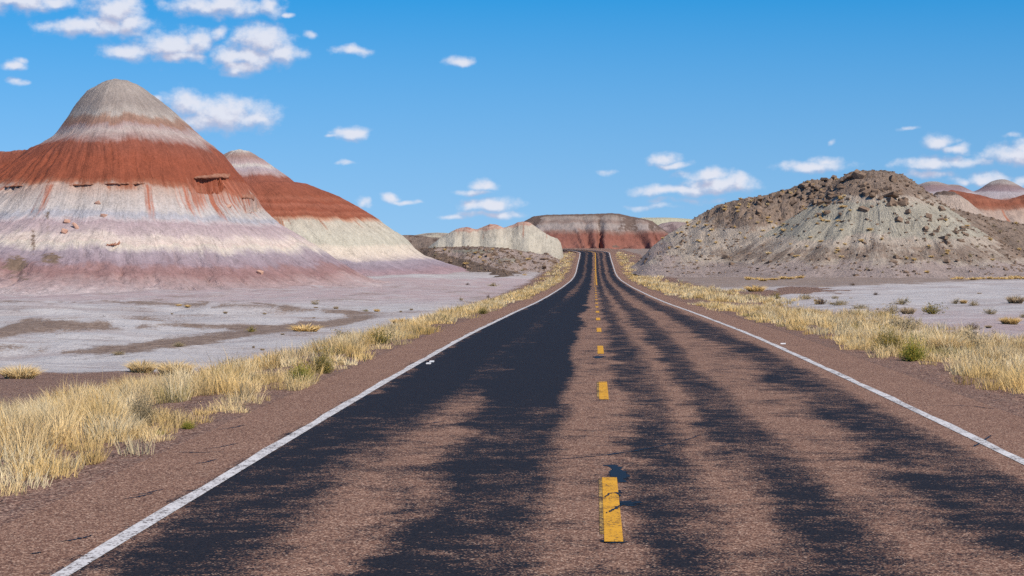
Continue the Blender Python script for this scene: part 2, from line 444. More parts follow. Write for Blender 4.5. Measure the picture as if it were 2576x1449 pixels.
# ------------------------------------------------------------------ hills
def build_hill(name, H, x0, x1, y0, y1, step, mat, label, extra=None, ystep=None, under=0.7):
    xs = np.arange(x0, x1 + step, step); ys = np.arange(y0, y1 + step, ystep or step)
    X, Y = np.meshgrid(xs, ys)
    z, suv, msk = H(X, Y, True)
    gz = ground_z(X, Y, False)
    ok = z > gz - under
    F = grid_faces(len(xs), len(ys))
    okf = ok.ravel()[F].any(1)
    F = F[okf]
    used = np.zeros(X.size, bool); used[F.ravel()] = True
    idx = np.cumsum(used) - 1
    V = np.stack([X, Y, z], -1).reshape(-1, 3)[used]
    o = mesh_np(name, V, idx[F], mat, {'suv': np.stack(suv, -1).reshape(-1, 3)[used], 'msk': np.stack(msk, -1).reshape(-1, 3)[used]})
    tag(o, label, 'hill', 'structure')
    return o

def cone(X, Y, cx, cy, PRt, PLt, FS=1.0):
    """a hill with its own profile to the right and left, stretched FS times towards the viewer"""
    dx, dy = X - cx, (Y - cy) / FS
    r = np.hypot(dx, dy) + 1e-6
    w = sst(dx / r, -.75, .75)
    return np.interp(r, *PRt) * w + np.interp(r, *PLt) * (1 - w), r, np.arctan2(dx, -dy)

# --- the big banded cone on the left
R1 = [0, 1.7, 3.0, 4.15, 6.6, 8.75, 11.9, 13.3, 15, 16.3, 17.1, 18.3, 19.7, 20.4, 21.5, 23.2, 25.8, 28.2, 31.0, 33.2, 36.8, 44, 60]
Z1 = [27.35, 26.95, 26.4, 25.5, 23.5, 21.5, 18.9, 17.9, 16.5, 14.9, 13.9, 12.6, 10.7, 9.2, 8.0, 6.4, 4.8, 3.3, 1.2, -.2, -1.8, -2.7, -4.5]
L1 = [0, 1.5, 2.7, 4.3, 6.0, 7.2, 9.0, 10.4, 12.0, 16, 22, 30, 60]
ZL1 = [27.35, 26.95, 26.4, 25.5, 23.5, 21.5, 18.9, 17.9, 17.0, 13.5, 8.5, 3, -4.5]
FS = 1.52
RF1 = [a * FS for a in R1]
C1 = (wx(298, 290), 290.0)
def H1(X, Y, full=False):
    wxn = 1.6 * fbm(X / 14, Y / 14, 60, 3)
    za, r, th = cone(X + 0.35 * wxn, Y + wxn, C1[0], C1[1], (R1, Z1), (L1, ZL1), FS)
    # shoulder running out of frame to the left
    crest = np.interp(X, [-140, -110, -95, -80, -72.8, -70, -66, -62], [15.5, 16.5, 17.2, 16.4, 16.75, 16.9, 17.0, 14]) 
    ridge_y = 288 + 3 * np.sin(X / 9.0)
    w = np.abs(ridge_y - Y + 1.4 * wxn)
    off = np.interp(crest, Z1[::-1], RF1[::-1])
    zb = np.interp(w + off, RF1, Z1)
    zb = np.where(X > -62, -9 - (X + 62) * .2, zb)
    z = smax(za, zb, 0.7)
    cone_dom = sst(za - zb, -1, 1)
    u = th * 26 * cone_dom + (X) * (1 - cone_dom); v = r * cone_dom + w * (1 - cone_dom)
    # low spurs and gullies on the lower slope
    low = sst(z, 9, 1.5) if False else 1 - sst(z, 2.0, 8.5)
    gul = fbm(u / 6.5, v / 40, 63, 2)
    z = z + low * (0.75 * gul) * sst(z, -2.6, -0.5)
    apr = 1 - sst(z, -2.4, 0.2)
    z = z + apr * 0.28 * (ridged(u / 2.4 + .3 * fbm(X / 3, Y / 3, 5, 2), v / 9, 66, 2) - 0.75)
    wr = .35 * fbm(X / 2.5, Y / 2.5, 6, 2)
    rill = ridged(u / 2.0 + wr, v / 15, 64, 3)
    rill2 = ridged(u / .85 + .6 * wr, v / 5, 65, 2)
    lows = 1 - sst(z, 1.5, 5.0)
    amp = 0.10 + 0.22 * sst(z, 9.5, 12) * (1 - sst(z, 16.0, 18.5)) + 0.34 * lows * sst(z, -2.6, -1.2) + .10 * sst(z, 3, 6) * (1 - sst(z, 9, 10.5))
    amp = amp * (.25 + 1.5 * sst(fbm(u / 7 + 3, v / 9, 68, 3), -.35, .45))
    z = z - amp * (rill ** 4) * 1.5 - (.06 + .12 * lows) * rill2 ** 4 + 0.10 * fbm(X / 1.1, Y / 1.1, 67, 3)
    # deep dark cuts in the red band
    cut = sst(pn(u / 3.0 + 7, v / 60, 70), .52, .72) * sst(z, 10.8, 12.0) * (1 - sst(z, 15.0, 16.6))
    z = z - 0.8 * cut * (0.6 + 0.8 * ridged(u / .6, v / 3, 71, 2) ** 2)
    # hollows below the sandstone ledges
    zc = np.zeros_like(z)
    for (px, pw, zt, zb_, dep, ld) in LEDGES:
        xm = wx(px, ld); hw = wx(px + pw, ld) - xm
        f = sst(hw - np.abs(X - xm) + .9 * pn(X / .9, Y / .9, 75), 0, 1.1) * sst(zt - z, 0.0, 0.12) * (1 - sst(zt - z, zt - zb_ - .5, zt - zb_ + .7)) * (Y < 293)
        zc = np.maximum(zc, f * dep)
    z = z - zc
    if not full: return z
    dip = 0.0030 * np.clip(X + 55, -24, 24) ** 2 * sst(z, 5, 9) + .01 * (X + 55)
    s = z + zc + dip + 0.8 * fbm(u / 8, v / 30, 80, 4) + 0.30 * fbm(X / 1.6, Y / 1.6, 81, 3)
    # light lower tongues between spurs
    s = s - low * 0.55 * gul
    wash = .72 * sst(fbm(u / 2.2 + 1, v / 50, 83, 4), .05, .60) * (1 - sst(z, 10.8, 11.8)) * sst(z, 4.0, 9.0)
    wash = np.maximum(wash, sst(X, -47, -42) * (1 - sst(X, -38, -34)) * sst(z, 5.5, 9.5) * (1 - sst(z, 12, 13)) * .62)
    tal = np.zeros_like(z)
    PXv = CX + X / Y * FOC; PYv = HOR - (z - EYE) / Y * FOC
    for (a, b, ra, rb, k) in [(40, 665, 45, 30, .75), (130, 650, 40, 22, .7), (85, 610, 14, 60, .6), (120, 555, 10, 70, .55), (55, 700, 60, 14, .5), (320, 405, 26, 40, .35)]:
        tal = np.maximum(tal, k * np.exp(-((PXv - a) / ra) ** 2 - ((PYv - b) / rb) ** 2))
    return z, (u, v, s), (wash, tal, cut)
LEDGES = [(507, 31, 12.6, 10.8, 2.3, 268), (631, 17, 10.0, 8.2, 2.0, 283), (310, 44, 11.2, 10.5, .5, 262), (20, 30, 10.9, 10.4, .5, 262), (205, 30, 11.0, 10.5, .35, 262), (252, 14, 3.1, 2.6, .5, 240)]
ST1 = [(-4, (186, 174, 178)), (-2.4, (198, 182, 182)), (-2.0, (186, 166, 166)), (-.9, (172, 144, 142)), (-.3, (158, 124, 122)), (.45, (160, 128, 128)),
       (.95, (161, 142, 150)), (2.2, (167, 153, 161)), (2.7, (198, 186, 182)), (3.2, (216, 204, 191)), (3.5, (214, 196, 187)), (4.1, (221, 205, 196)), (4.7, (196, 178, 178)),
       (6.0, (184, 164, 168)), (6.5, (198, 185, 187)), (6.95, (182, 180, 187)), (7.35, (180, 178, 185)), (7.8, (198, 191, 189)), (9.4, (194, 181, 175)), (11.0, (190, 163, 150)),
       (11.45, (162, 106, 84)), (12.1, (146, 82, 61)), (14.8, (153, 85, 64)), (17.2, (146, 88, 72)), (18.1, (172, 147, 142)), (19.1, (190, 174, 169)), (19.8, (176, 153, 150)),
       (20.3, (162, 126, 111)), (21.1, (166, 136, 121)), (21.7, (182, 172, 165)), (23.2, (160, 148, 142)), (26.0, (174, 163, 156))]
assert len(ST1) <= 32
MAT1 = strata_mat('banded_clay_near', -4, 28, ST1, warp=.42, wash=.62, wash_col=(178, 112, 90), talus=(132, 112, 98))
HILL1 = build_hill('striped_hill', H1, -104, 0, 212, 318, 0.27, MAT1,
                   'tall cone-shaped hill banded grey, brick red, white and purple beside the playa', ystep=0.25)

# --- the second banded cone behind it
R2 = [0, 2, 4.9, 8.3, 10.9, 13.2, 15.4, 19.2, 22.7, 26.5, 29, 31.3, 32.4, 33.3, 35.3, 39.8, 45.4, 50, 60]
Z2 = [22.0, 21.6, 19.9, 17.6, 15.7, 15.4, 14.5, 13, 11.1, 8.8, 7, 5.5, 4.3, 3.2, 1.8, .2, -1.3, -2.3, -4]
RB2 = [0, 2, 4.9, 8.3, 10.9, 14, 18, 24, 29, 34, 40, 48, 60]
ZB2 = [22.0, 21.6, 19.9, 17.6, 15.6, 13.2, 10.3, 6.2, 3, .6, -1, -2.4, -4]
C2 = (wx(599, 380), 380.0)
def H2(X, Y, full=False):
    wn = 1.3 * fbm(X / 12, Y / 12, 90, 3)
    z, r, th = cone(X + .25 * wn, Y + wn, C2[0], C2[1], (R2, Z2), (RB2, ZB2), 0.95)
    u = th * 30; v = r
    g = fbm(u / 5, v / 40, 92, 2)
    z = z + 0.8 * g * sst(r, 12, 22) * (1 - sst(r, 44, 50)) * sst(np.abs(th - 1.57), .12, .5)
    rill = ridged(u / 1.7 + .3 * fbm(X / 2, Y / 2, 93, 2), v / 12, 94, 3) ** 1.3
    z = z - (0.22 + .35 * (1 - sst(z, 7, 10)) * sst(z, 3, 7)) * rill ** 3 + .08 * fbm(X / 1.0, Y / 1.0, 95, 3)
    if not full: return z
    s = z + .5 * fbm(u / 8, v / 25, 96, 3) - .35 * g * (1 - sst(z, 8, 12))
    wash = sst(fbm(u / 1.6, v / 60, 97, 3), .1, .5) * (1 - sst(z, 8.3, 9)) * sst(z, 5.0, 8.0) * .8
    return z, (u, v, s), (wash, 0 * z, 0 * z)
ST2 = [(-4, (186, 170, 176)), (-2, (182, 160, 164)), (-1, (170, 144, 150)), (-.2, (160, 144, 154)), (.8, (168, 156, 166)), (1.3, (206, 192, 184)), (2.0, (218, 204, 190)),
       (3.4, (216, 204, 188)), (3.9, (196, 191, 176)), (5.5, (200, 194, 179)), (7.9, (198, 188, 173)), (8.5, (188, 140, 116)), (8.9, (150, 88, 67)), (9.6, (164, 100, 79)), (10.0, (149, 85, 65)),
       (11, (165, 102, 82)), (11.4, (149, 84, 64)), (12.2, (163, 100, 79)), (12.8, (150, 87, 66)), (15, (156, 92, 73)), (16.4, (150, 94, 80)), (17.0, (182, 158, 156)), (18.0, (178, 164, 170)),
       (18.6, (206, 198, 192)), (19.2, (182, 160, 160)), (20.4, (164, 134, 126)), (21.2, (176, 156, 148)), (21.6, (214, 208, 200)), (22, (214, 208, 200))]
MAT2 = strata_mat('banded_clay_behind', -4, 22.5, ST2, warp=.3, wash=.5, wash_col=(174, 124, 100))
build_hill('striped_hill', H2, -82, 8, 334, 405, 0.32, MAT2,
           'smaller banded cone with white tip and long red shoulder behind the tallest hill', ystep=0.3)

# --- the white knolls with pink tops left of the bend
WX = [1040, 1077, 1105, 1130, 1149, 1174, 1199, 1211, 1233, 1252, 1267, 1283, 1305, 1321, 1336, 1349, 1367, 1386, 1402, 1411, 1415, 1419]
WY = [645, 622, 600, 585, 575, 570, 576, 572, 562, 565, 572, 567, 558, 556, 561, 570, 583, 594, 599, 611, 628, 655]
D3 = 432.0
def H3(X, Y, full=False):
    wn = 1.0 * fbm(X / 5, Y / 5, 100, 3)
    xs = [wx(a, D3) for a in WX]; zs = [wz(b, D3) for b in WY]
    sp = np.abs(pn(X / 4.7 + .4, np.zeros_like(X) + .5, 101))          # spur modulation
    base = 0.0
    w = (D3 - Y) + .5 * wn
    lat = X + w * 0.12 * pn(X / 6, Y * 0 + 3.3, 104)
    cr = np.interp(lat, xs, zs)
    Fr = 11.0 + 0 * X
    for a_, hw_ in ((1143, 2.9), (1181, 2.6), (1250, 4.2), (1329, 4.6), (1385, 3.4), (1095, 3.5)):
        Fr = np.maximum(Fr, 11.0 + 5.0 * np.clip(1 - np.abs(X - wx(a_, D3) + .15 * w * 0) / hw_, 0, 1))
    q = np.where(w > 0, w / Fr, -w / 12.0)
    g = np.interp(q, [0, .06, .3, .6, .85, 1, 1.4], [1, .97, .70, .36, .12, 0, -.3])
    z = base + (cr - base) * g
    u = X; v = np.abs(w)
    rill = ridged(u / .9, v / 6, 102, 3)
    z = z - .07 * rill ** 2 + .10 * fbm(X / .8, Y / .8, 103, 3)
    if not full: return z
    s = z + .8 * fbm(u / 3, v / 12, 105, 3) + np.interp(X, [-20, -8, 3, 12], [.9, .5, -.6, -1.5])
    wash = sst(fbm(u / 1.0, v / 22, 106, 3), .12, .5) * sst(z, 3.8, 6.5) * .8
    return z, (u, v, s), (wash, 0 * z, 0 * z)
ST3 = [(-1, (186, 178, 164)), (2, (196, 188, 173)), (5.5, (196, 189, 175)), (7.4, (192, 182, 168)), (7.8, (188, 150, 134)), (8.1, (196, 170, 156)), (8.4, (178, 126, 110)), (8.7, (196, 164, 148)), (9.1, (174, 118, 102)), (10, (180, 132, 116))]
MAT3 = strata_mat('white_clay', -1, 10, ST3, warp=.22, wash=.35, wash_col=(170, 130, 112))
build_hill('white_hill', H3, wx(1030, D3), wx(1425, D3), 408, 446, 0.2, MAT3, 'row of rounded cream-white knolls with pink tops left of the road bend')

# --- stony slope below the white knolls
MX = [960, 1020, 1046, 1107, 1174, 1219, 1260, 1304, 1360, 1400, 1416, 1436]
MY = [655, 632, 625, 622, 620, 621, 623, 631, 639, 643, 646, 652]
D4 = 412.0
def H4(X, Y, full=False):
    wn = fbm(X / 7, Y / 9, 110, 3)
    crest = np.interp(X, [wx(a, D4) for a in MX], [wz(b, D4) for b in MY])
    w = D4 - Y + 4 * wn
    Fr = np.interp(X, [-26, -22, -18, -10, -2, 5, 10], [8, 10, 18, 48, 80, 72, 50]) * (1 + .16 * pn(X / 6, X * 0 + 2, 111))
    q = np.where(w > 0, w / Fr, -w / 60)
    g = np.interp(q, [0, .1, .3, .55, .8, 1, 1.3], [1, .93, .62, .32, .12, 0, -.25])
    base = -2.6
    z = base + (crest - base) * g
    amp = sst(q, 0, .1) * (1 - sst(q, .9, 1.1))
    z = z + amp * (.45 * fbm(X / 2.6, Y / 4, 112, 4) + .22 * ridged(X / 1.3, Y / 2, 113, 3)) + .06 * fbm(X / .7, Y / .7, 114, 2)
    t = X - xc(Y)
    z = np.where(t > -6.5, np.minimum(z, ground_z(X, Y, False) - .25 + (-6.5 - t) * 0.0), z)
    z = np.where((t > -9) & (t <= -6.5), z * (-(t + 6.5) / 2.5) + np.minimum(z, ground_z(X, Y, False) - .25) * (1 + (t + 6.5) / 2.5), z)
    if not full: return z
    PXv = CX + X / Y * FOC; PYv = HOR - (z - EYE) / Y * FOC
    tal = sst(PYv, 618, 622) * (1 - sst(PYv, 626, 632)) * .5 + .5 * sst(fbm(X / 4, Y / 8, 115, 3), .0, .5)
    dl = np.abs(PYv - np.interp(PXv, [1060, 1177, 1264, 1340], [640, 668, 692, 705])) 
    tal = np.maximum(tal, .85 * (1 - sst(dl, 8, 22)) * (PXv < 1330))
    grn = .8 * np.exp(-((PXv - 1190) / 70) ** 2 - ((PYv - 632) / 9) ** 2) + .6 * np.exp(-((PXv - 1280) / 60) ** 2 - ((PYv - 655) / 12) ** 2)
    lav = sst(PYv + 6 * wn, 676, 700)
    return z, (X, w, z), (tal, grn, lav)
def rocky_mat(name, base, brown, green, lavender):
    m, N, p = new_mat(name)
    suv = N.attr('suv'); b_, g_, l_ = N.sep(N.attr('msk'))
    pos = N.pos()
    n1 = N.noise(pos, .8, 7, .72); n2 = N.noise(pos, 3.5, 5, .7)
    u, v, s = N.sep(suv)
    dn = N.noise(N.comb(N.math('MULTIPLY', u, .9), N.math('MULTIPLY', v, .14), 1.0), 1.0, 5, .65)
    mixn = N.math('ADD', N.math('MULTIPLY', N.math('SUBTRACT', n1, .5), .9), N.math('ADD', N.math('MULTIPLY', N.math('SUBTRACT', n2, .5), .7), N.math('MULTIPLY', N.math('SUBTRACT', dn, .5), .9)))
    c = N.mix(N.rng(n2, .3, .7), lin(*base), lin(*[q * 1.07 for q in base]))
    c = N.mix(N.rng(N.math('ADD', l_, mixn), .3, .75), c, lin(*lavender))
    c = N.mix(N.rng(N.math('ADD', g_, mixn), .3, .75), c, lin(*green))
    bb = N.mix(N.rng(n1, .35, .65), lin(*brown), lin(*[q * 1.2 for q in brown]))
    c = N.mix(N.rng(N.math('ADD', b_, mixn), .32, .62), c, bb)
    # stone speckle
    vo = N.voronoi(pos, 2.6); vs = N.rng(vo, .12, .22, 1, 0)
    gate = N.rng(N.noise(pos, .5, 3, .6), .42, .6)
    c = N.mix(N.math('MULTIPLY', N.math('MULTIPLY', vs, gate), .38), c, lin(92, 80, 74))
    earth_common(N, p, c, suv, 1.15, 0.75, 0.13)
    return m
MAT4 = rocky_mat('stony_slope', (176, 158, 150), (112, 97, 88), (158, 154, 140), (180, 160, 164))
build_hill('rubble_slope', H4, wx(960, D4), 13, 316, 440, 0.26, MAT4, 'low stony brown and grey slope between the white knolls and the road', ystep=.3, under=.4)

# --- dark rocky hill on the right
D5 = 310.0
c5 = (wx(2195, D5), D5)
DR = ([0, 2.4, 4.8, 6.5, 8.6, 11.5, 16, 22, 28, 36, 44], [15, 14.85, 14.2, 12.9, 11.4, 9.3, 6.5, 3, .3, -1.3, -2.6])
DL = ([0, 3.4, 4.2, 5.5, 8.7, 14.4, 19.2, 24, 30, 38], [15, 14.8, 14.3, 13.1, 10.3, 6, 3.1, .6, -1, -2.6])
DF = ([0, 3, 4.6, 9, 14, 20, 26, 31, 36, 44], [15, 14.7, 13.6, 10.5, 7.3, 4, 1.2, -.6, -1.4, -2.7])
RLX = [1560, 1590, 1640, 1699, 1738, 1804, 1843, 1921, 1984, 2042, 2105, 2180, 2260, 2300, 2382, 2500, 2700]
RLY = [668, 652, 618, 574, 553, 514, 504, 490, 473, 451, 446, 452, 462, 482, 530, 570, 640]
RRX = [2200, 2300, 2382, 2429, 2507, 2576, 2700, 2850, 3000]
RRY = [640, 525, 519, 529, 548, 561, 590, 635, 680]
def H5(X, Y, full=False):
    wn = fbm(X / 9, Y / 9, 120, 3)
    za, r, th = cone(X + .5 * wn, Y + 1.4 * wn, c5[0], c5[1], DR, DL, 1.12)
    u1 = th * 16
    za = za + .9 * fbm(u1 / 5, r / 40, 121, 2) * sst(r, 6, 16) * (1 - sst(r, 32, 40))
    DL_ = 356.0
    cr = np.interp(X, [wx(a, DL_) for a in RLX], [wz(b, DL_) for b in RLY])
    w = DL_ - Y + 3.0 * wn
    Fr = np.interp(X, [18, 22, 30, 40, 55, 90], [24, 30, 48, 62, 66, 60]) * (1 + .22 * pn(X / 7.5, X * 0 + 8, 122))
    q = np.where(w > 0, w / Fr, -w / 40)
    g = np.interp(q, [0, .04, .15, .35, .6, .82, 1, 1.3], [1, .985, .86, .50, .21, .07, 0, -.15])
    zb = -1.8 + (cr + 1.8) * g
    DR_ = 316.0
    cr2 = np.interp(X, [wx(a, DR_) for a in RRX], [wz(b, DR_) for b in RRY])
    w2 = DR_ - Y + 2.0 * wn
    q2 = np.where(w2 > 0, w2 / (34 * (1 + .2 * pn(X / 8, X * 0 + 1, 123))), -w2 / 45)
    g2 = np.interp(q2, [0, .1, .35, .65, .85, 1, 1.3], [1, .93, .58, .26, .1, 0, -.2])
    zc = -1.8 + (cr2 + 1.8) * g2
    z = smax(smax(za, zb, .7), zc, 1.2)
    body = sst(z, -1.2, 1.5)
    da = sst(za - np.maximum(zb, zc), -.5, .5)
    u = u1 * da + X * (1 - da); v = r * da + np.where(zc > zb, w2, w) * (1 - da)
    z = z + body * (.20 * fbm(X / 2.8, Y / 2.8, 124, 4) + .10 * fbm(X / .8, Y / .8, 125, 3))
    z = z - body * .30 * ridged(u / 2.2 + .3 * wn, v / 14, 126, 3) ** 3
    # broken steps of harder rock on the upper left ridge and the dome face
    rough = (1 - da) * sst(z, 6, 9) * (X < 62)
    st = fbm(X / 2.0, Y / 3.0, 128, 3)
    z = z + rough * .55 * (sst(st, .0, .12) - .5) * sst(w, .5, 3)
    for zt, x0, x1 in ((7.9, 46, 52), (6.1, 56.5, 63.5), (6.9, 61, 65), (11.2, 60, 63)):
        mm = sst(X, x0, x0 + .8) * (1 - sst(X, x1 - .8, x1)) * (Y < 312) * (zt - z > 0) * (1 - sst(zt - z, .3, 1.2)) * (0.3 + .9 * np.abs(pn(X / 1.1, Y / 3, 129)))
        z = z - .7 * mm
    t = X - xc(Y)
    gz_ = ground_z(X, Y, False) - .15
    z = np.where(z > gz_, gz_ + (z - gz_) * sst(t, 4.8, 10.5), z)
    if not full: return z
    n = fbm(X / 6, Y / 6, 130, 4)
    top = sst(z + 1.4 * n, 9.6, 11.6)
    rightside = sst(X + 4 * n + (z - 6) * .8, 66, 71)
    leftr = (1 - da) * sst(z + 3.5 * n, 3.0, 9) * .72
    low = (1 - sst(z + 1.6 * n, 2.4, 5.0)) * sst(z + .8 * n, -.4, 1.6) * .55
    brown = np.maximum.reduce([top * .78, rightside * .74 * sst(z, .4, 2.0), leftr, low])
    pale_l = (1 - da) * np.exp(-((X - 27 - .2 * n) / 5) ** 2) * .5
    brown = np.clip(brown - pale_l, 0, 1)
    green = da * sst(z + n, 3.5, 5.2) * (1 - sst(z + n, 8.5, 11)) * .9
    lav = np.maximum(.8 - .8 * sst(z + 1.2 * n, -.6, 2.6), .8 * np.exp(-((X - 25 + (z - 2) * -0.8) / 2.2) ** 2) * (1 - sst(z, 3.5, 5)))
    return z, (u, v, z), (brown, green, lav)
MAT5 = rocky_mat('rocky_hill_soil', (192, 178, 164), (138, 121, 109), (188, 181, 166), (180, 163, 157))
HILL5 = build_hill('rocky_hill', H5, 19, 100, 262, 392, 0.27, MAT5,
                   'dark brown and grey-green rocky hill strewn with boulders right of the road', ystep=.3, under=.35)

# --- pale knoll behind its right flank
D6 = 372.0
def H6(X, Y, full=False):
    wn = fbm(X / 5, Y / 5, 140, 3)
    cr = np.interp(X, [wx(a, D6) for a in (2290, 2330, 2355, 2375, 2400, 2425, 2455, 2480, 2520, 2600)], [wz(b, D6) for b in (530, 500, 482, 477, 480, 497, 520, 540, 566, 640)])
    w = D6 - Y + wn
    q = np.where(w > 0, w / 26, -w / 20)
    z = -1 + (cr + 1) * np.interp(q, [0, .1, .4, .8, 1, 1.3], [1, .95, .55, .15, 0, -.2])
    z = z + .16 * fbm(X / 1.2, Y / 1.2, 141, 4) - .2 * ridged(X / 1.5, w / 9, 142, 3) ** 3
    if not full: return z
    return z, (X, w, z), (.75 * sst(z + .4 * wn, 12.4, 13.2) + .45 * (1 - sst(z + wn, 5, 8)), 0 * z, 0 * z)
build_hill('pale_knoll', H6, wx(2290, D6), wx(2600, D6), 344, 390, .3, rocky_mat('pale_knoll_soil', (190, 172, 160), (110, 94, 86), (180, 175, 160), (180, 165, 165)),
           'pale buff knoll with a dark stone cap behind the rocky hill')

# --- banded hills at the far right
D7 = 480.0
def H7(X, Y, full=False):
    wn = fbm(X / 7, Y / 7, 150, 3)
    cr = np.interp(X, [wx(a, D7) for a in (2300, 2360, 2395, 2430, 2470, 2500, 2530, 2560, 2600, 2700, 2850)], [wz(b, D7) for b in (520, 490, 477, 483, 491, 500, 504, 494, 482, 480, 560)])
    w = D7 - Y + 2 * wn
    q = np.where(w > 0, w / (32 * (1 + .3 * pn(X / 6, X * 0 + 4, 151))), -w / 40)
    z = 1 + (cr - 1) * np.interp(q, [0, .08, .3, .6, 1, 1.3], [1, .96, .70, .36, 0, -.2])
    z = z - .5 * ridged(X / 2.2, w / 16, 152, 3) ** 3 * sst(q, .03, .2) + .1 * fbm(X, Y, 153, 3)
    if not full: return z
    s = z + .6 * fbm(X / 5, w / 15, 154, 3)
    return z, (X, w, s), (sst(fbm(X / 1.4, w / 50, 155, 3), .1, .5) * (1 - sst(z, 12.5, 13.5)) * sst(z, 6, 11), 0 * z, 0 * z)
ST7 = [(0, (184, 166, 155)), (9, (186, 168, 157)), (12.2, (180, 156, 143)), (12.9, (158, 110, 91)), (13.8, (146, 90, 71)), (15, (156, 100, 80)), (15.6, (145, 88, 70)), (17, (152, 96, 77)), (18, (146, 88, 70)), (20, (156, 108, 91))]
build_hill('striped_hill', H7, wx(2300, D7), wx(2800, D7), 446, 510, .42, strata_mat('far_red_clay', 0, 20, ST7, warp=.3, wash=.3, wash_col=(180, 124, 102)),
           'red-topped banded ridge with pink-white foot showing past the rocky hill')
D8 = 560.0
def H8(X, Y, full=False):
    z = np.full_like(X, -5.0)
    for px, py, k in ((2345, 455, 1.25), (2395, 463, 1.1), (2520, 450, 1.0)):
        cx, pk = wx(px, D8), wz(py, D8)
        r = np.hypot(X - cx + .5 * fbm(X / 4, Y / 4, 160, 2), (Y - D8) * .8)
        z = smax(z, np.interp(r / k, [0, 1.5, 3.2, 6, 8.5, 11, 16, 22, 40], [pk, pk - .2, pk - .9, pk - 2.6, pk - 3.7, pk - 4.4, pk - 5.6, pk - 9, pk - 22]), .4)
    th = np.arctan2(X - wx(2520, D8), D8 - Y)
    z = z - .18 * ridged(th * 14, z / 9, 161, 3) ** 2
    if not full: return z
    return z, (th * 20, -z, z + .4 * fbm(X / 4, Y / 4, 162, 3)), (0 * z, sst(fbm(X / 5, Y / 20, 163, 3), .25, .6) * .5 * (X < wx(2440, D8)), 0 * z)
ST8 = [(0, (160, 96, 76)), (14.5, (158, 100, 84)), (16.5, (164, 112, 98)), (17.3, (186, 174, 176)), (19.0, (188, 178, 182)), (19.8, (156, 136, 142)), (21, (148, 126, 126)), (22, (176, 166, 162)), (23.5, (160, 148, 142))]
build_hill('striped_hill', H8, wx(2270, D8), wx(2700, D8), 520, 590, .5, strata_mat('far_grey_clay', 0, 23.5, ST8, warp=.25, wash=.25, talus=(128, 110, 102)),
           'grey and mauve domed hills on the skyline beyond the rocky hill')

# --- the dark topped mesa at the end of the road
D9 = 650.0
AX = [1240, 1300, 1321, 1342, 1377, 1430, 1492, 1536, 1561, 1586, 1613, 1641, 1655, 1672, 1700, 1740]
AY = [612, 572, 555, 544, 540, 539, 538, 536, 538, 544, 549, 556, 567, 579, 596, 625]
def H9(X, Y, full=False):
    wn = fbm(X / 8, Y / 8, 170, 3)
    cr = np.interp(X, [wx(a, D9) for a in AX], [wz(b, D9) for b in AY])
    w = D9 - Y + 1.5 * wn
    Xs = X + w * .35 * pn(X / 11 + 1.7, X * 0 + 5, 177) + 1.2 * wn
    spur = np.abs(pn(Xs / 8.0 + 3.1, X * 0 + .3, 171)) * 1.35 + .35 * np.abs(pn(Xs / 3.1, X * 0 + .7, 178))
    Fr = 46 * (.62 + .55 * spur)
    q = np.where(w > 0, w / Fr, -w / 70)
    z = 3.0 + (cr - 3.0) * np.interp(q, [0, .06, .3, .6, 1, 1.3], [1, .97, .70, .38, 0, -.3])
    z = z - .4 * ridged(X / 2.6 + .4 * wn, w / 14, 172, 3) ** 3 * sst(q, .05, .3) + .1 * fbm(X, Y, 173, 3)
    if not full: return z
    s = z + .7 * fbm(X / 6, w / 14, 174, 3)
    gl = 1 - sst(spur, .15, .62)
    tal = np.clip(.62 * gl * sst(z, 7.5, 10.5) + .8 * sst(z - cr, -1.2, -.2) + .6 * sst(fbm(X / 6, Y / 10, 175, 3) - .02 * (X - 10), .1, .5) * sst(z, 9.2, 10.5) + .6 * np.exp(-((X - 32) / 3) ** 2 - ((z - 4.6) / 1.0) ** 2), 0, 1)
    return z, (X, w, s), (0 * z, tal, 0 * z)
ST9 = [(2, (154, 108, 96)), (4.5, (156, 106, 93)), (6.5, (148, 98, 86)), (8.2, (144, 96, 84)), (9.4, (150, 122, 112)), (10.2, (162, 149, 145)), (11.6, (170, 158, 153)), (12.6, (146, 126, 118)), (13.6, (160, 147, 140)), (15, (142, 128, 118)), (16, (132, 116, 106))]
build_hill('mesa', H9, wx(1240, D9), wx(1740, D9), 580, 690, .42, strata_mat('mesa_clay', 2, 16, ST9, warp=.4, wash=.8, talus=(118, 100, 92)),
           'long flat-topped red and grey mesa with dark cap beyond the road crest')

# --- far low mesas on the horizon
def far_mesa(name, px, py, D, depth, mat, label, amp=.25, step=1.0):
    def H(X, Y, full=False):
        cr = np.interp(X, [wx(a, D) for a in px], [wz(b, D) for b in py])
        wn = fbm(X / (depth * .3), Y / (depth * .3), 180, 3)
        w = D - Y + depth * .1 * wn
        q = np.where(w > 0, w / (depth * (1 + .3 * pn(X / (depth * .35), X * 0, 181))), -w / (depth * 3))
        z = 3 + (cr - 3) * np.interp(q, [0, .1, .4, .8, 1, 1.3], [1, .96, .6, .2, 0, -.3])
        z = z - amp * ridged(X / (depth * .08), w / depth, 182, 3) ** 2 * sst(q, .05, .3)
        if not full: return z
        return z, (X, w, z), (sst(fbm(X / (depth * .2), Y / (depth * .2), 183, 3), .1, .5) * .7, 0 * z, 0 * z)
    build_hill(name, H, wx(px[0], D), wx(px[-1], D), D - depth * 1.2, D + depth * 2.5, step, mat, label)
far_mesa('dark_mesa', [1000, 1020, 1030, 1060, 1075, 1085, 1120, 1140], [592, 591, 591, 592, 595, 597, 598, 612], 540., 16, rocky_mat('dark_mesa_soil', (140, 124, 114), (98, 82, 74), (190, 186, 172), (170, 160, 150)),
         'small dark brown bench peeping out between the banded hill and white knolls', step=.4)
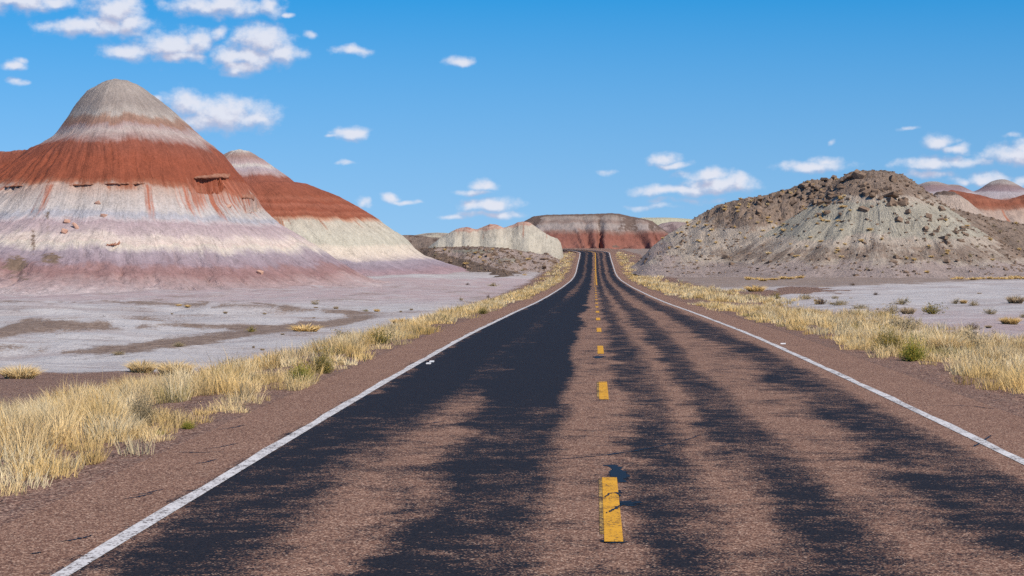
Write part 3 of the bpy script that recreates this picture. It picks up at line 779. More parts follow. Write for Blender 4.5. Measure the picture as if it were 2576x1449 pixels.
far_mesa('distant_mesa', [1000, 1043, 1060, 1073, 1100, 1125, 1160, 1220], [596, 591, 588, 586, 585, 586, 590, 600], 1500., 70, rocky_mat('distant_pale_soil', (184, 176, 160), (150, 138, 128), (184, 178, 162), (170, 160, 150)),
         'low pale distant rise on the horizon left of the white knolls', step=2.0)
far_mesa('distant_mesa', [1560, 1600, 1617, 1660, 1700, 1740, 1800, 1860], [552, 549, 547, 547, 548, 551, 556, 570], 1600., 90, rocky_mat('distant_green_soil', (188, 184, 162), (170, 164, 146), (188, 184, 164), (180, 170, 160)),
         'long pale green flat-topped mesa far behind the dark one', step=2.5)
far_mesa('distant_mesa', [1630, 1650, 1663, 1690, 1712, 1740, 1790], [590, 570, 562, 557, 558, 562, 580], 1150., 60, rocky_mat('distant_mauve_soil', (164, 146, 144), (124, 106, 106), (184, 178, 172), (150, 130, 132)),
         'low mauve-grey hill in front of the pale green mesa', step=1.5)


# ------------------------------------------------------------------ road
def road_pt(s):
    """centre line: straight, then a bend to the left over the crest"""
    s = np.asarray(s, float); S0, R = 446.0, 62.0
    a0 = math.atan(0.041)
    x = 0.12 + 0.041 * np.minimum(s, S0); y = np.minimum(s, S0)
    hx, hy = math.sin(a0), math.cos(a0)
    k = np.clip((s - S0) / R, 0, 1.75)
    # left normal of heading
    nx, ny = -hy, hx
    x = x + np.where(s > S0, R * (hx * np.sin(k) + nx * (1 - np.cos(k))), 0)
    y = y + np.where(s > S0, R * (hy * np.sin(k) + ny * (1 - np.cos(k))), 0)
    ang = a0 - k
    return x, y, ang
def strip(name, s, tl, tr, dz, mat, parent=None, across=2, attrs=True):
    s = np.asarray(s, float); n = len(s)
    tl = np.broadcast_to(np.asarray(tl, float), (n,)); tr = np.broadcast_to(np.asarray(tr, float), (n,))
    x, y, a = road_pt(s)
    f = np.linspace(0, 1, across)
    T = tl[:, None] * (1 - f) + tr[:, None] * f
    X = x[:, None] + np.cos(a)[:, None] * T; Y = y[:, None] - np.sin(a)[:, None] * T
    zc = zr(np.maximum(y, 0))[:, None]
    Z = zc + dz - 0.012 * np.abs(T) * 0 + np.zeros_like(X)
    V = np.stack([X, Y, Z], -1).reshape(-1, 3)
    ruv = np.stack([T, np.repeat(s[:, None], across, 1), 0 * T], -1).reshape(-1, 3)
    return mesh_np(name, V, grid_faces(across, n), mat, {'ruv': ruv}, True, parent)

def road_material():
    m, N, p = new_mat('chip_seal')
    t, s, _ = N.sep(N.attr('ruv'))
    iso = N.comb(t, s, 0.0)
    slow = N.comb(N.math('MULTIPLY', t, .9), N.math('MULTIPLY', s, .10), 0.0)
    nA = N.noise(slow, 1.0, 3, .55)
    nB = N.noise(N.comb(N.math('MULTIPLY', t, 1.0), N.math('MULTIPLY', s, .55), 2.0), 1.3, 4, .6)
    nC = N.noise(iso, 2.4, 9, .70)
    nD = N.noise(N.comb(N.math('MULTIPLY', t, 1.0), N.math('MULTIPLY', s, 1.8), 4.0), 5.0, 6, .7)
    tw = N.math('ADD', t, N.math('ADD', N.math('MULTIPLY', N.math('SUBTRACT', nA, .5), .9), N.math('MULTIPLY', N.math('SUBTRACT', nB, .5), .55)))
    def T(q): return (q + 4.5) / 9.5
    band = N.ramp(N.math('DIVIDE', N.math('ADD', tw, 4.5), 9.5), [
        (T(-3.3), .22), (T(-2.9), .85), (T(-2.25), .85), (T(-1.85), .22), (T(-1.55), .30), (T(-1.3), .85), (T(-.65), .80), (T(-.38), .22), (T(0.12), .30),
        (T(.32), .72), (T(.56), .70), (T(.80), .20), (T(.95), .35), (T(1.15), .74), (T(1.5), .68), (T(1.75), .18), (T(2.2), .32), (T(2.5), .78), (T(2.95), .74), (T(3.25), .30), (T(3.5), .16)])
    # the left lane runs almost solid between about 25 and 110 m
    fill = N.math('MULTIPLY', N.math('MULTIPLY', N.rng(s, 21, 28), N.rng(s, 95, 150, 1.0, 0.25)),
                  N.math('MULTIPLY', N.rng(tw, -3.0, -2.6), N.rng(tw, -.75, -.45, 1.0, 0.0)))
    shoulder = N.math('ADD', N.rng(t, -3.3, -2.95, -.34, 0.0), N.rng(t, 3.15, 3.5, 0.0, -.36))
    farpatch = N.math('MULTIPLY', N.rng(s, 90, 200), .10)
    mm = N.math('ADD', N.math('MULTIPLY', band, .62), N.math('MULTIPLY', fill, .42))
    mm = N.math('ADD', mm, N.math('MULTIPLY', N.math('SUBTRACT', nC, .5), .95))
    mm = N.math('ADD', mm, N.math('MULTIPLY', N.math('SUBTRACT', nD, .5), .58))
    mm = N.math('ADD', mm, N.math('MULTIPLY', N.math('SUBTRACT', nB, .5), .7))
    mm = N.math('ADD', N.math('ADD', mm, shoulder), N.math('ADD', farpatch, .085))
    tar = N.rng(mm, .22, .64, 0.0, 1.0, False)
    # stone chips
    vo = N.voronoi(iso, 95.0, out='Color'); vx, vy, vz = N.sep(vo)
    big = N.voronoi(iso, 42.0, out='Color'); bx_, by_, bz_ = N.sep(big)
    chip = N.ramp(vx, [(0, lin(70, 49, 43)), (.3, lin(116, 85, 72)), (.65, lin(158, 121, 103)), (.9, lin(196, 160, 138)), (1, lin(226, 198, 178))])
    chip = N.mix(N.math('MULTIPLY', N.rng(bx_, .55, .9), .45), chip, lin(104, 76, 68))
    blot = N.noise(iso, .9, 5, .65)
    chip = N.vec('SCALE', chip, scale=N.math('ADD', .80, N.math('MULTIPLY', blot, .40)))
    bit = N.mix(vy, (0.004, 0.004, 0.005), (0.015, 0.014, 0.016))
    # some chips still poke out of the bitumen
    f = N.rng(N.math('SUBTRACT', N.math('MULTIPLY', tar, 1.12), vz), -.20, .20)
    f = N.math('MAXIMUM', N.math('MULTIPLY', f, .96), N.math('MULTIPLY', tar, .45))
    N.put(p.inputs['Base Color'], N.mix(f, chip, bit))
    N.put(p.inputs['Roughness'], N.math('SUBTRACT', .92, N.math('MULTIPLY', f, .26)))
    N.put(p.inputs['Specular IOR Level'], N.math('ADD', .10, N.math('MULTIPLY', f, .02)))
    N.put(p.inputs['Normal'], N.bump(N.math('ADD', vx, N.math('MULTIPLY', blot, .6)), .35, .006))
    return m
def paint_material(name, col, wear, bright=1.0):
    m, N, p = new_mat(name)
    t, s, _ = N.sep(N.attr('ruv')); iso = N.comb(t, s, 0.0)
    a = N.noise(iso, 30.0, 6, .72); b = N.noise(iso, 3.0, 4, .6)
    v = N.voronoi(iso, 70.0, out='Color'); vx = N.sep(v)[0]
    w = N.rng(N.math('ADD', N.math('ADD', a, N.math('MULTIPLY', N.math('SUBTRACT', b, .5), .5)), N.math('MULTIPLY', N.math('SUBTRACT', vx, .5), .22)), wear, wear + .12)
    c = N.vec('SCALE', N.mix(0.0, col, col), scale=N.math('ADD', .78, N.math('MULTIPLY', b, .44)))
    N.put(p.inputs['Base Color'], N.mix(w, lin(74, 58, 54), c))
    p.inputs['Roughness'].default_value = .8
    N.put(p.inputs['Normal'], N.bump(vx, .3, .004))
    return m
SS = np.concatenate([np.arange(-40, 60, 1.0), np.arange(60, 440, 2.5), np.arange(440, 556, 1.0)])
ROAD = strip('road', SS, PL, PR, 0.0, road_material(), None, 9)
tag(ROAD, 'two-lane reddish chip-seal road with dark bitumen streaks running to a crest', 'road', 'structure')
ROAD['label'] = 'two-lane reddish chip-seal road with dark bitumen streaks running to a crest'
white = paint_material('white_road_paint', lin(216, 214, 216, 1.22), .36)
yellow = paint_material('yellow_road_paint', lin(222, 164, 52, 1.2), .34)
def el_(s): return np.interp(s, [0, 60, 300, 440], [-3.04, -3.04, -3.15, -3.25])
def er_(s): return np.interp(s, [0, 60, 300, 440], [3.52, 3.52, 3.40, 3.30])
wob = 0.012 * np.sin(SS * 1.3) + .008 * np.sin(SS * 3.1)
wl = np.interp(SS, [0, 60, 440], [.055, .06, .085])
strip('edge_line', SS, el_(SS) - wl + wob, el_(SS) + wl, 0.004, white, ROAD)
strip('edge_line', SS, er_(SS) - wl, er_(SS) + wl + wob, 0.004, white, ROAD)
k = 0
s0 = 12.25
while s0 < 452:
    s = np.linspace(s0, s0 + 3.55, 6)
    off = -0.10 if s0 > 195 else 0.0
    hw = .058 if s0 < 60 else .065
    strip('centre_dash', s, off - hw, off + hw, 0.004, yellow, ROAD)
    s0 += 12.2 if s0 < 200 else 12.2
    k += 1
ssol = SS[(SS > 205)]
strip('centre_line', ssol, 0.06, 0.21, 0.004, yellow, ROAD)
# older, paler coat showing past the nearest dashes
old = paint_material('old_yellow_paint', lin(196, 160, 92, 1.2), .46)
for a in (12.6, 24.8): strip('old_paint', np.linspace(a, a + 3.1, 5), -.085, -.060, 0.0042, old, ROAD)

# sealed cracks and tar dribbles
mt, Nt, pt = new_mat('crack_sealer')
tn = Nt.noise(Nt.pos(), 40, 4, .6)
Nt.put(pt.inputs['Base Color'], Nt.mix(tn, (.004, .004, .006), (.016, .016, .02)))
pt.inputs['Roughness'].default_value = .55; pt.inputs['Specular IOR Level'].default_value = .35
def ground_pt(px, py):
    """point of the road sheet seen at a frame position -> (s, t)"""
    d = np.arange(8, 130, .02); zz = zr(d)
    k_ = np.argmin(np.abs(HOR - (zz - EYE) / d * FOC - py))
    y_ = d[k_]; return y_, wx(px, y_) - xc(y_)
def tar_line(pts, w, name='crack_seal', dz=.0028, ragged=.35):
    P = np.array([ground_pt(*q) for q in pts])
    n = 26
    L = np.concatenate([[0], np.cumsum(np.hypot(*np.diff(P, axis=0).T))]); q = np.linspace(0, L[-1], n)
    S = np.interp(q, L, P[:, 0]); T = np.interp(q, L, P[:, 1])
    ww = np.interp(np.linspace(0, 1, n), np.linspace(0, 1, len(w)), w) * (1 + ragged * rng.normal(0, 1, n)).clip(.3, 2)
    dS = np.gradient(S); dT = np.gradient(T); ln = np.hypot(dS, dT) + 1e-6
    nS, nT = -dT / ln, dS / ln
    S = S + rng.normal(0, .006, n); T = T + rng.normal(0, .006, n)
    A = np.stack([T + nT * ww, S + nS * ww], -1); B = np.stack([T - nT * ww, S - nS * ww], -1)
    V = []
    for a_, b_ in zip(A, B):
        for (tt, sS) in (a_, b_): V.append((0.12 + .041 * sS + tt, sS - .041 * tt, float(zr(max(sS, 0))) + dz))
    mesh_np(name, np.array(V), grid_faces(2, n), mt, None, True, ROAD)
tar_line([(1385, 1158), (1450, 1152), (1520, 1145), (1600, 1134), (1660, 1122), (1720, 1108), (1760, 1094)], [.006, .014, .018, .016, .012, .010, .006])
tar_line([(1530, 1170), (1548, 1175), (1556, 1192), (1566, 1214)], [.045, .05, .075, .03], 'tar_patch')
tar_line([(1528, 1245), (1540, 1240), (1552, 1232)], [.05, .075, .02], 'tar_patch')
tar_line([(1552, 1262), (1572, 1266), (1592, 1274)], [.10, .14, .01], 'tar_patch')
tar_line([(1518, 1364), (1535, 1362), (1574, 1366)], [.02, .08, .03], 'tar_patch')
tar_line([(1526, 1362), (1525, 1330), (1523, 1295)], [.012, .01, .004], 'tar_patch')
tar_line([(1522, 1252), (1536, 1242), (1552, 1240), (1562, 1250)], [.006, .012, .010, .004], 'tar_patch', .0062)
tar_line([(1526, 1292), (1545, 1284), (1560, 1272), (1575, 1270)], [.004, .012, .012, .006], 'tar_patch', .0062)
tar_line([(1502, 902), (1510, 896), (1522, 899)], [.02, .10, .01], 'tar_patch')
tar_line([(1500, 757), (1506, 756), (1512, 757)], [.05, .2, .05], 'tar_patch')
tar_line([(2312, 1018), (2380, 1018), (2440, 1019), (2490, 1026)], [.006, .012, .014, .006])
tar_line([(2440, 1120), (2462, 1108), (2484, 1092)], [.008, .012, .006])
for (a, b, c, d) in [(545, 1084, 610, 1072), (505, 1135, 595, 1118), (430, 1142, 560, 1140), (325, 1252, 400, 1236), (300, 1262, 380, 1246), (140, 1372, 228, 1352),
                     (60, 1402, 90, 1398), (480, 1172, 540, 1160), (1960, 866, 2052, 866), (1060, 1068, 1120, 1060)]:
    tar_line([(a, b), ((a + c) / 2, (b + d) / 2 + 2), (c, d)], [.004, .014, .003])
# white scraps on the shoulders
ms, Ns, ps = new_mat('white_scrap'); ps.inputs['Base Color'].default_value = (.82, .82, .84, 1)
for (px, py, lab) in [(1970, 866, 'small white scrap lying on the pavement outside the right edge line'),
                      (1078, 916, 'tiny white scrap on the pavement just outside the left edge line'),
                      (1086, 911, 'second tiny white scrap, nearer the left edge line')]:
    s_, t_ = ground_pt(px, py)
    w_ = .055 if px > 1500 else .04
    V = np.array([(-w_, -.03, 0), (w_ * .9, -.04, 0), (w_, .05, .004), (-w_ * .8, .045, .006), (-w_, -.03, .012), (w_ * .9, -.04, .018), (w_, .05, .022), (-w_ * .8, .045, .02)])
    F = np.array([(3, 2, 1, 0), (4, 5, 6, 7), (0, 1, 5, 4), (1, 2, 6, 5), (2, 3, 7, 6), (3, 0, 4, 7)])
    o = mesh_np('paper_scrap', V + 0, F, ms, None, False)
    o.location = (0.12 + .041 * s_ + t_, s_, float(zr(s_)) + .002)
    tag(o, lab, 'litter')


# ------------------------------------------------------------------ rocks
def hull_mesh(name, seed, sx, sy, sz, mat, jag=.22):
    import bmesh
    r = np.random.default_rng(seed); bm = bmesh.new()
    for i in (-1, 1):
        for j in (-1, 1):
            for k_ in (-1, 1):
                bm.verts.new((i * sx * (1 + r.uniform(-jag, jag)), j * sy * (1 + r.uniform(-jag, jag)), k_ * sz * (1 + r.uniform(-jag, jag))))
    for _ in range(5):
        v_ = r.normal(0, 1, 3); v_ /= np.linalg.norm(v_); bm.verts.new((v_[0] * sx * 1.25, v_[1] * sy * 1.25, v_[2] * sz * 1.15))
    bmesh.ops.convex_hull(bm, input=bm.verts)
    bmesh.ops.delete(bm, geom=[v_ for v_ in bm.verts if not v_.link_faces], context='VERTS')
    bmesh.ops.bevel(bm, geom=list(bm.edges), offset=min(sx, sy, sz) * .08, segments=1, affect='EDGES')
    me = bpy.data.meshes.new(name); bm.to_mesh(me); bm.free(); me.materials.append(mat)
    return me
def rock_mat(name, c, c2):
    m, N, p = new_mat(name)
    pos = N.pos(); n = N.noise(pos, 1.3, 6, .7); n2 = N.noise(pos, 7.0, 4, .7)
    col = N.mix(N.rng(n, .3, .7), lin(*c), lin(*c2))
    N.put(p.inputs['Base Color'], N.vec('SCALE', col, scale=N.math('ADD', .75, N.math('MULTIPLY', n2, .5))))
    N.put(p.inputs['Normal'], N.bump(N.math('ADD', n, n2), .6, .12))
    return m
BR = rock_mat('brown_sandstone', (122, 102, 88), (156, 134, 116))
RR = rock_mat('pink_sandstone', (196, 150, 130), (214, 176, 156))
ROCKS = [hull_mesh('boulder', 200 + i, *sz, BR) for i, sz in enumerate([(.6, .45, .3), (.75, .5, .22), (.5, .5, .4), (.8, .4, .3), (.55, .42, .28), (.9, .6, .18), (.45, .35, .35), (.7, .55, .4)])]
PROCKS = [hull_mesh('boulder', 300 + i, *sz, RR) for i, sz in enumerate([(.6, .4, .25), (.5, .45, .35), (.8, .4, .2)])]
def put_rock(me, p, sc, label, group=None, tilt=.35, rz=None, kind=None, sink=.25):
    o = bpy.data.objects.new('boulder', me); COL.objects.link(o)
    o.location = (p[0], p[1], p[2] + sc * (.3 - sink)); o.scale = (sc, sc, sc)
    o.rotation_euler = (rng.uniform(.1, .7) * tilt * 2, rng.normal(0, tilt), rng.uniform(0, 6.28) if rz is None else rz)
    return tag(o, label, 'boulder', None, group)
def c6(a, b): return ((a / 4.293 + 2400) / 1.2422, (b / 4.293 + 520) / 1.2422)
BIG = [((1285, 330), .9, 'dark angular slab at the upper left of the boulder cluster on the hill face'),
       ((1355, 350), 1.15, 'largest dark block of the boulder cluster below the hilltop'),
       ((1440, 360), .95, 'dark block standing at the right of the boulder cluster'),
       ((1405, 425), 1.0, 'tilted dark slab at the foot of the boulder cluster'),
       ((1510, 432), .75, 'small brown slab right of the boulder cluster'),
       ((1640, 420), 1.25, 'broad flat-topped brown slab on the pale hill face'),
       ((1640, 482), 1.25, 'sloping brown slab resting just below the broad flat one'),
       ((1632, 536), .7, 'dark little block under the sloping slab'),
       ((1800, 512), 1.35, 'long dark slab at the right end of the slab row'),
       ((1300, 588), 1.1, 'flat brown slab lying alone on the pale green clay'),
       ((1750, 722), .9, 'reddish-brown rock above the green ledges'),
       ((2345, 980), .9, 'upright dark rock low on the right flank of the rocky hill'),
       ((2395, 1035), 1.0, 'dark flat boulder just below the upright rock'),
       ((1150, 165), 1.2, 'big cracked block at the left end of the summit ledge'),
       ((1670, 205), 1.3, 'dark overhanging block on the right of the summit'),
       ((1230, 130), 1.3, 'broad cracked slab forming the front of the summit ledge')]
for i, (q, sc, lab) in enumerate(BIG):
    h_ = hit(*c6(*q), H5, 255, 392)
    if h_: put_rock(ROCKS[i % 8], h_, sc * .95, lab, None, .25)
def scatter(H, n, boxes, d0=255, d1=400, ok=None):
    out = []
    while len(out) < n:
        b = boxes[rng.integers(len(boxes))]
        px, py = rng.uniform(b[0], b[2]), rng.uniform(b[1], b[3])
        h_ = hit(px, py, H, d0, d1, .7)
        if h_ and h_[2] > ground_z(h_[0], h_[1], False) - .2 and (ok is None or ok(h_, px, py)): out.append(h_)
    return out
for h_ in scatter(H5, 62, [(1870, 455, 2140, 560), (1900, 470, 2120, 520), (1950, 450, 2130, 500)]):
    put_rock(ROCKS[rng.integers(8)], h_, rng.uniform(.4, 1.0), 'dark brown boulder among the broken ledges of the rocky hill\'s upper left ridge', 'boulders on the left ridge')
for h_ in scatter(H5, 58, [(2230, 445, 2320, 520), (2150, 470, 2300, 530), (2270, 480, 2420, 590), (2310, 520, 2440, 600)]):
    put_rock(ROCKS[rng.integers(8)], h_, rng.uniform(.25, .85) ** 1.1, 'dark brown boulder strewn below the summit on the hill\'s right side', 'boulders below the summit')
for h_ in scatter(H5, 30, [(1650, 600, 2560, 690)]):
    put_rock(ROCKS[rng.integers(8)], h_, rng.uniform(.25, .7), 'small dark stone fallen to the skirt of the rocky hill', 'fallen stones at the hill foot')
for h_ in scatter(H4, 60, [(1100, 625, 1400, 680)], 312, 436):
    put_rock(ROCKS[rng.integers(8)], h_, rng.uniform(.35, .9), 'grey-brown rock on the stony slope under the white knolls', 'rocks on the stony slope')
for i, (px, py, sc, lab) in enumerate([
        (262, 545, .75, 'pink sandstone block below the left end of the ledge line on the banded hill'),
        (246, 512, .6, 'pink sandstone chip lodged high in the red gully of the banded hill'),
        (193, 574, .8, 'round pale pink stone resting on the blue-grey band'),
        (168, 546 + 14, .9, 'broken pink block beside the round pale stone'),
        (160, 585, .8, 'flat pink slab lying below the broken pink block'),
        (575, 525, .6, 'small red block on the right slope below the hollow'),
        (690, 545, .9, 'red rock perched on the right edge of the banded hill'),
        (655, 690, .7, 'rusty fragments on the lower right slope of the banded hill')]):
    h_ = hit(px, py, H1, 215, 318)
    if h_: put_rock(PROCKS[i % 3], h_, sc, lab)
# sandstone ledges that roof the hollows
LM = rock_mat('ledge_sandstone', (146, 90, 68), (184, 138, 116))
for li, (px, pw, zt, zb_, dep, ld) in enumerate(LEDGES):
    n = 18
    P = []
    for k_ in range(n):
        q = px + pw * 1.08 * (2 * k_ / (n - 1) - 1)
        X = wx(q, ld)
        ys = np.arange(228, 296, .1)
        hz = H1(np.full_like(ys, X), ys)
        i = np.nonzero(hz >= zt - .05)[0]
        if len(i): P.append((X, ys[i[0]]))
    if len(P) < 6: continue
    P = np.array(P); n = len(P); P[:, 1] = np.convolve(np.pad(P[:, 1], 2, mode='edge'), np.ones(5) / 5, 'valid')
    jut = (1.0 + .5 * rng.random(n)) * (1.2 if dep > 1 else .22); th = (.07 + .08 * rng.random(n)) * (1 if dep > 1 else .6)
    jut = np.convolve(np.pad(jut, 2, mode='edge'), np.ones(5) / 5, 'valid') + .08 * rng.normal(0, 1, n)
    f = np.sin(np.linspace(0, math.pi, n)) ** .4
    V = []
    sl = .55 if li == 0 else .15
    for k_ in range(n):
        X, Yy = P[k_]; tz = zt + sl * (k_ / n - .6) + .03 * rng.normal()
        V += [(X, Yy - jut[k_] * f[k_], tz - th[k_]), (X, Yy - jut[k_] * f[k_] - .05, tz), (X, Yy + 1.6, tz + .55), (X, Yy + 1.6, tz - th[k_] - .25)]
    F = []
    for k_ in range(n - 1):
        a = 4 * k_; b = a + 4
        for j in range(4): F.append((a + j, a + (j + 1) % 4, b + (j + 1) % 4, b + j))
    mesh_np('rock_ledge', np.array(V), np.array(F), LM, None, False, HILL1)

# loose stones, too many to count
def stones(name, pts, smin, smax, mat, label):
    pts = np.array(pts); n = len(pts)
    base = np.array([(i, j, k_) for i in (-1, 1) for j in (-1, 1) for k_ in (-1, 1)], float)
    s = rng.uniform(smin, smax, (n, 1, 1)) * rng.uniform(.6, 1.3, (n, 1, 3))
    B = base[None] * (1 + rng.uniform(-.4, .4, (n, 8, 3))) * s * np.array([1, 1, .6])
    a = rng.uniform(0, 6.28, n); ca, sa = np.cos(a)[:, None], np.sin(a)[:, None]
    V = np.stack([B[..., 0] * ca - B[..., 1] * sa, B[..., 0] * sa + B[..., 1] * ca, B[..., 2] + .25 * B[..., 0]], -1) + pts[:, None, :]
    q = np.array([(0, 1, 3, 2), (4, 6, 7, 5), (0, 4, 5, 1), (2, 3, 7, 6), (1, 5, 7, 3), (0, 2, 6, 4)])
    F = (q[None] + 8 * np.arange(n)[:, None, None]).reshape(-1, 4)
    o = mesh_np(name, V.reshape(-1, 3), F, mat, None, False)
    tag(o, label, 'rubble', 'stuff')
def on_hill(H, n, x0, x1, y0, y1, ok):
    X = rng.uniform(x0, x1, n); Y = rng.uniform(y0, y1, n); Z = H(X, Y)
    k_ = (Z > ground_z(X, Y, False) + .1) & ok(X, Y, Z)
    return np.stack([X, Y, Z], -1)[k_]
def ok5(X, Y, Z):
    n = fbm(X / 5, Y / 5, 190, 3)
    p_ = .25 + .8 * sst(Z + 2 * n, 8, 11) + .6 * sst(X, 62, 68) + .5 * sst(n, 0, .4)
    return rng.random(len(X)) < p_ * .62
stones('rubble', on_hill(H5, 9000, 22, 98, 268, 360, ok5), .07, .22, BR, 'small loose brown stones covering the rocky hill')
stones('rubble', on_hill(H4, 3500, -24, 11, 330, 425, lambda X, Y, Z: fbm(X / 4, Y / 6, 191, 3) > -.1), .07, .2, BR, 'small loose stones on the slope under the white knolls')


# ------------------------------------------------------------------ plants
def blade_arrays(root, h, lean, az_, w, col, tip=1.15):
    """bent blades: 5 vertices, 3 triangles each"""
    n = len(h)
    dx, dy = np.cos(az_), np.sin(az_)
    px_, py_ = -dy, dx
    fa = rng.uniform(0, 6.28, n); wx_, wy_ = np.cos(fa) * w, np.sin(fa) * w
    m = root + np.stack([dx * lean * h * .38, dy * lean * h * .38, h * .58], -1)
    t = root + np.stack([dx * lean * h, dy * lean * h, h * (1 - .25 * lean ** 2)], -1)
    o = np.stack([wx_, wy_, 0 * w], -1)
    V = np.stack([root - o, root + o, m - o * .75, m + o * .75, t], 1)
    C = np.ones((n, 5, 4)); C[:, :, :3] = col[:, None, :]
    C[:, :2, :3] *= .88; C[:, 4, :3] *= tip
    b = 5 * np.arange(n)[:, None]
    F = np.concatenate([b + np.array([[0, 1, 3]]), b + np.array([[0, 3, 2]]), b + np.array([[2, 3, 4]])], 1).reshape(-1, 3)
    return V.reshape(-1, 3), F, C.reshape(-1, 4)
def plant_mat(name, transl=.3):
    m = bpy.data.materials.new(name); m.use_nodes = True
    N = NT(m.node_tree); N.n.clear()
    out = N.n.new('ShaderNodeOutputMaterial')
    c = N.attr('col', 'Color')
    d = N.n.new('ShaderNodeBsdfDiffuse'); t = N.n.new('ShaderNodeBsdfTranslucent')
    nz = N.noise(N.pos(), 2.0, 3, .6)
    cc = N.vec('SCALE', c, scale=N.math('ADD', .8, N.math('MULTIPLY', nz, .4)))
    N.put(d.inputs[0], cc); N.put(t.inputs[0], cc)
    gn = N.n.new('ShaderNodeNewGeometry').outputs['Normal']      # shading normal bent upward so blades take more sun and look brighter
    N.put(d.inputs['Normal'], N.vec('NORMALIZE', N.vec('MULTIPLY_ADD', gn, (.55, .55, .55), (0, 0, .75))))
    mx = N.n.new('ShaderNodeMixShader'); mx.inputs[0].default_value = transl
    N.l.new(d.outputs[0], mx.inputs[1]); N.l.new(t.outputs[0], mx.inputs[2]); N.l.new(mx.outputs[0], out.inputs[0])
    return m
PM = plant_mat('dry_plant', .34)
STRAW = np.array([(.92, .70, .38), (.92, .77, .50), (.85, .61, .28), (.68, .46, .19), (.70, .54, .32), (.50, .41, .18)])
SAGE = np.array([lin(176, 160, 130, .95), lin(154, 142, 114, .95), lin(196, 176, 142, .95), lin(138, 126, 104, .95)])
GREEN = np.array([lin(150, 148, 72, .9), lin(128, 134, 62, .9), lin(180, 168, 84, .9), lin(112, 120, 62, .9)])
GOLDT = np.array([lin(208, 174, 66), lin(190, 160, 72), lin(176, 150, 80)])

def verge(name, side, label):
    Vs, Fs, Cs = [], [], []; base = 0
    for (sa, sb, dens, nb, wid, rad) in [(13, 30, 6.0, 105, .0034, .19), (30, 55, 5.0, 68, .0050, .21), (55, 100, 3.6, 42, .009, .25), (100, 190, 2.2, 26, .016, .30), (190, 452, 1.25, 20, .030, .38)]:
        wide = 9.0
        nc = int((sb - sa) * wide * dens)
        s = rng.uniform(sa, sb, nc); t = rng.uniform(-.3, wide, nc)
        if side < 0:
            inner = np.interp(s, [13, 16, 21, 33, 45, 100, 300], [4.35, 4.3, 4.2, 4.0, 4.0, 4.1, 4.45]); outer = np.interp(s, [13, 40, 58, 104, 184, 300, 440], [11.5, 10.2, 9.6, 9.8, 7.4, 7.6, 8.5])
        else:
            inner = np.interp(s, [13, 25, 40, 80, 300], [5.2, 5.1, 4.85, 4.65, 4.7]); outer = np.interp(s, [13, 40, 63, 90, 150, 200, 261, 340, 440], [12.5, 11.2, 11.8, 12.6, 12.0, 9.5, 8.2, 7.4, 7.6])
        tt = inner + t
        n = fbm(s / 5, tt / 2.2 + side * 40, 210, 3); n2 = fbm(s / 1.6, tt / 1.1 + side * 9, 212, 2)
        edge = sst(tt - inner - .30 * n2, -.10, .25) * (1 - sst(tt - outer - 3.2 * n, -1.2, .5))
        n3 = fbm(s / 1.1 + 50, tt / .8 + side * 5, 214, 2)
        pk = edge * sst(n + .55 * n2 + .6 * n3, -.42, .25) * (.55 + .45 * sst(outer - tt + 2 * n, .0, 3.0))
        if side > 0: pk = pk * (1 - sst(s, 92, 98) * (1 - sst(s, 112, 118)))
        if side < 0: pk = pk * (1 - .85 * ((np.hypot((s - 23.5) / 1.6, (tt - 7.9) / 1.3) < 1)))
        if side < 0: pk = np.maximum(pk, .85 * edge * (s < 19.5) * (tt < 6.3))
        k_ = rng.random(nc) < pk
        s, tt, n, n2, edge, inner = s[k_], tt[k_], n[k_], n2[k_], edge[k_], inner[k_]
        nc = len(s)
        x, y = xc(s) + side * tt, s
        gz = ground_z(x, y)
        hgt = (.20 + .17 * n + .20 * rng.random(nc) ** 2) * (.62 + .38 * sst(tt - inner, .1, 1.4)) * 1.08
        hgt = np.clip(hgt, .08, .55) * np.interp(s, [13, 100, 440], [1, .95, 1.0])
        pick = rng.random(nc)
        kind = np.where(pick < .34, 0, np.where(pick < .62, 1, np.where(pick < .80, 2, np.where(pick < .88, 3, np.where(pick < .95, 4, 5)))))
        tint = fbm(s / 3.2, tt / 1.6 + side * 17, 216, 3)
        kind = np.where((tint > .28) & (rng.random(nc) < .55), 4, np.where((tint < -.30) & (rng.random(nc) < .6), 3, kind))
        front = (tt - inner) < .9
        kind = np.where(front & (rng.random(nc) < .35), 2, kind)
        ccol = STRAW[kind] * rng.uniform(.66, 1.08, (nc, 1)) * (1 + .12 * n2[:, None])
        nbv = np.maximum(6, (nb * 1.12 * rng.uniform(.6, 1.3, nc)).astype(int))
        idx = np.repeat(np.arange(nc), nbv); N_ = len(idx)
        a = rng.uniform(0, 6.28, N_); rr = rad * np.sqrt(rng.random(N_)) * rng.uniform(.5, 1.3, nc)[idx]
        root = np.stack([x[idx] + rr * np.cos(a), y[idx] + rr * np.sin(a), gz[idx] - .02], -1)
        h = hgt[idx] * rng.uniform(.45, 1.15, N_)
        tall = rng.random(N_) < .018
        h = np.where(tall, h * 1.5, h)
        lean = np.clip(np.abs(rng.normal(.30, .34, N_)) + .25 * rr / rad, .02, 1.15)
        az_ = a + rng.normal(0, 1.1, N_)
        wv = wid * rng.uniform(.6, 1.3, N_) * np.where(tall, .8, 1)
        col = ccol[idx] * rng.uniform(.78, 1.15, (N_, 1))
        V, F, C = blade_arrays(root, h, lean, az_, wv, col)
        Vs.append(V); Fs.append(F + base); Cs.append(C); base += len(V)
    o = mesh_np(name, np.concatenate(Vs), np.concatenate(Fs), PM, {'col': np.concatenate(Cs)}, False)
    tag(o, label, 'grass', 'stuff')
    return base
nbl = verge('grass', -1, 'dry straw-coloured grass lining the left edge of the road')
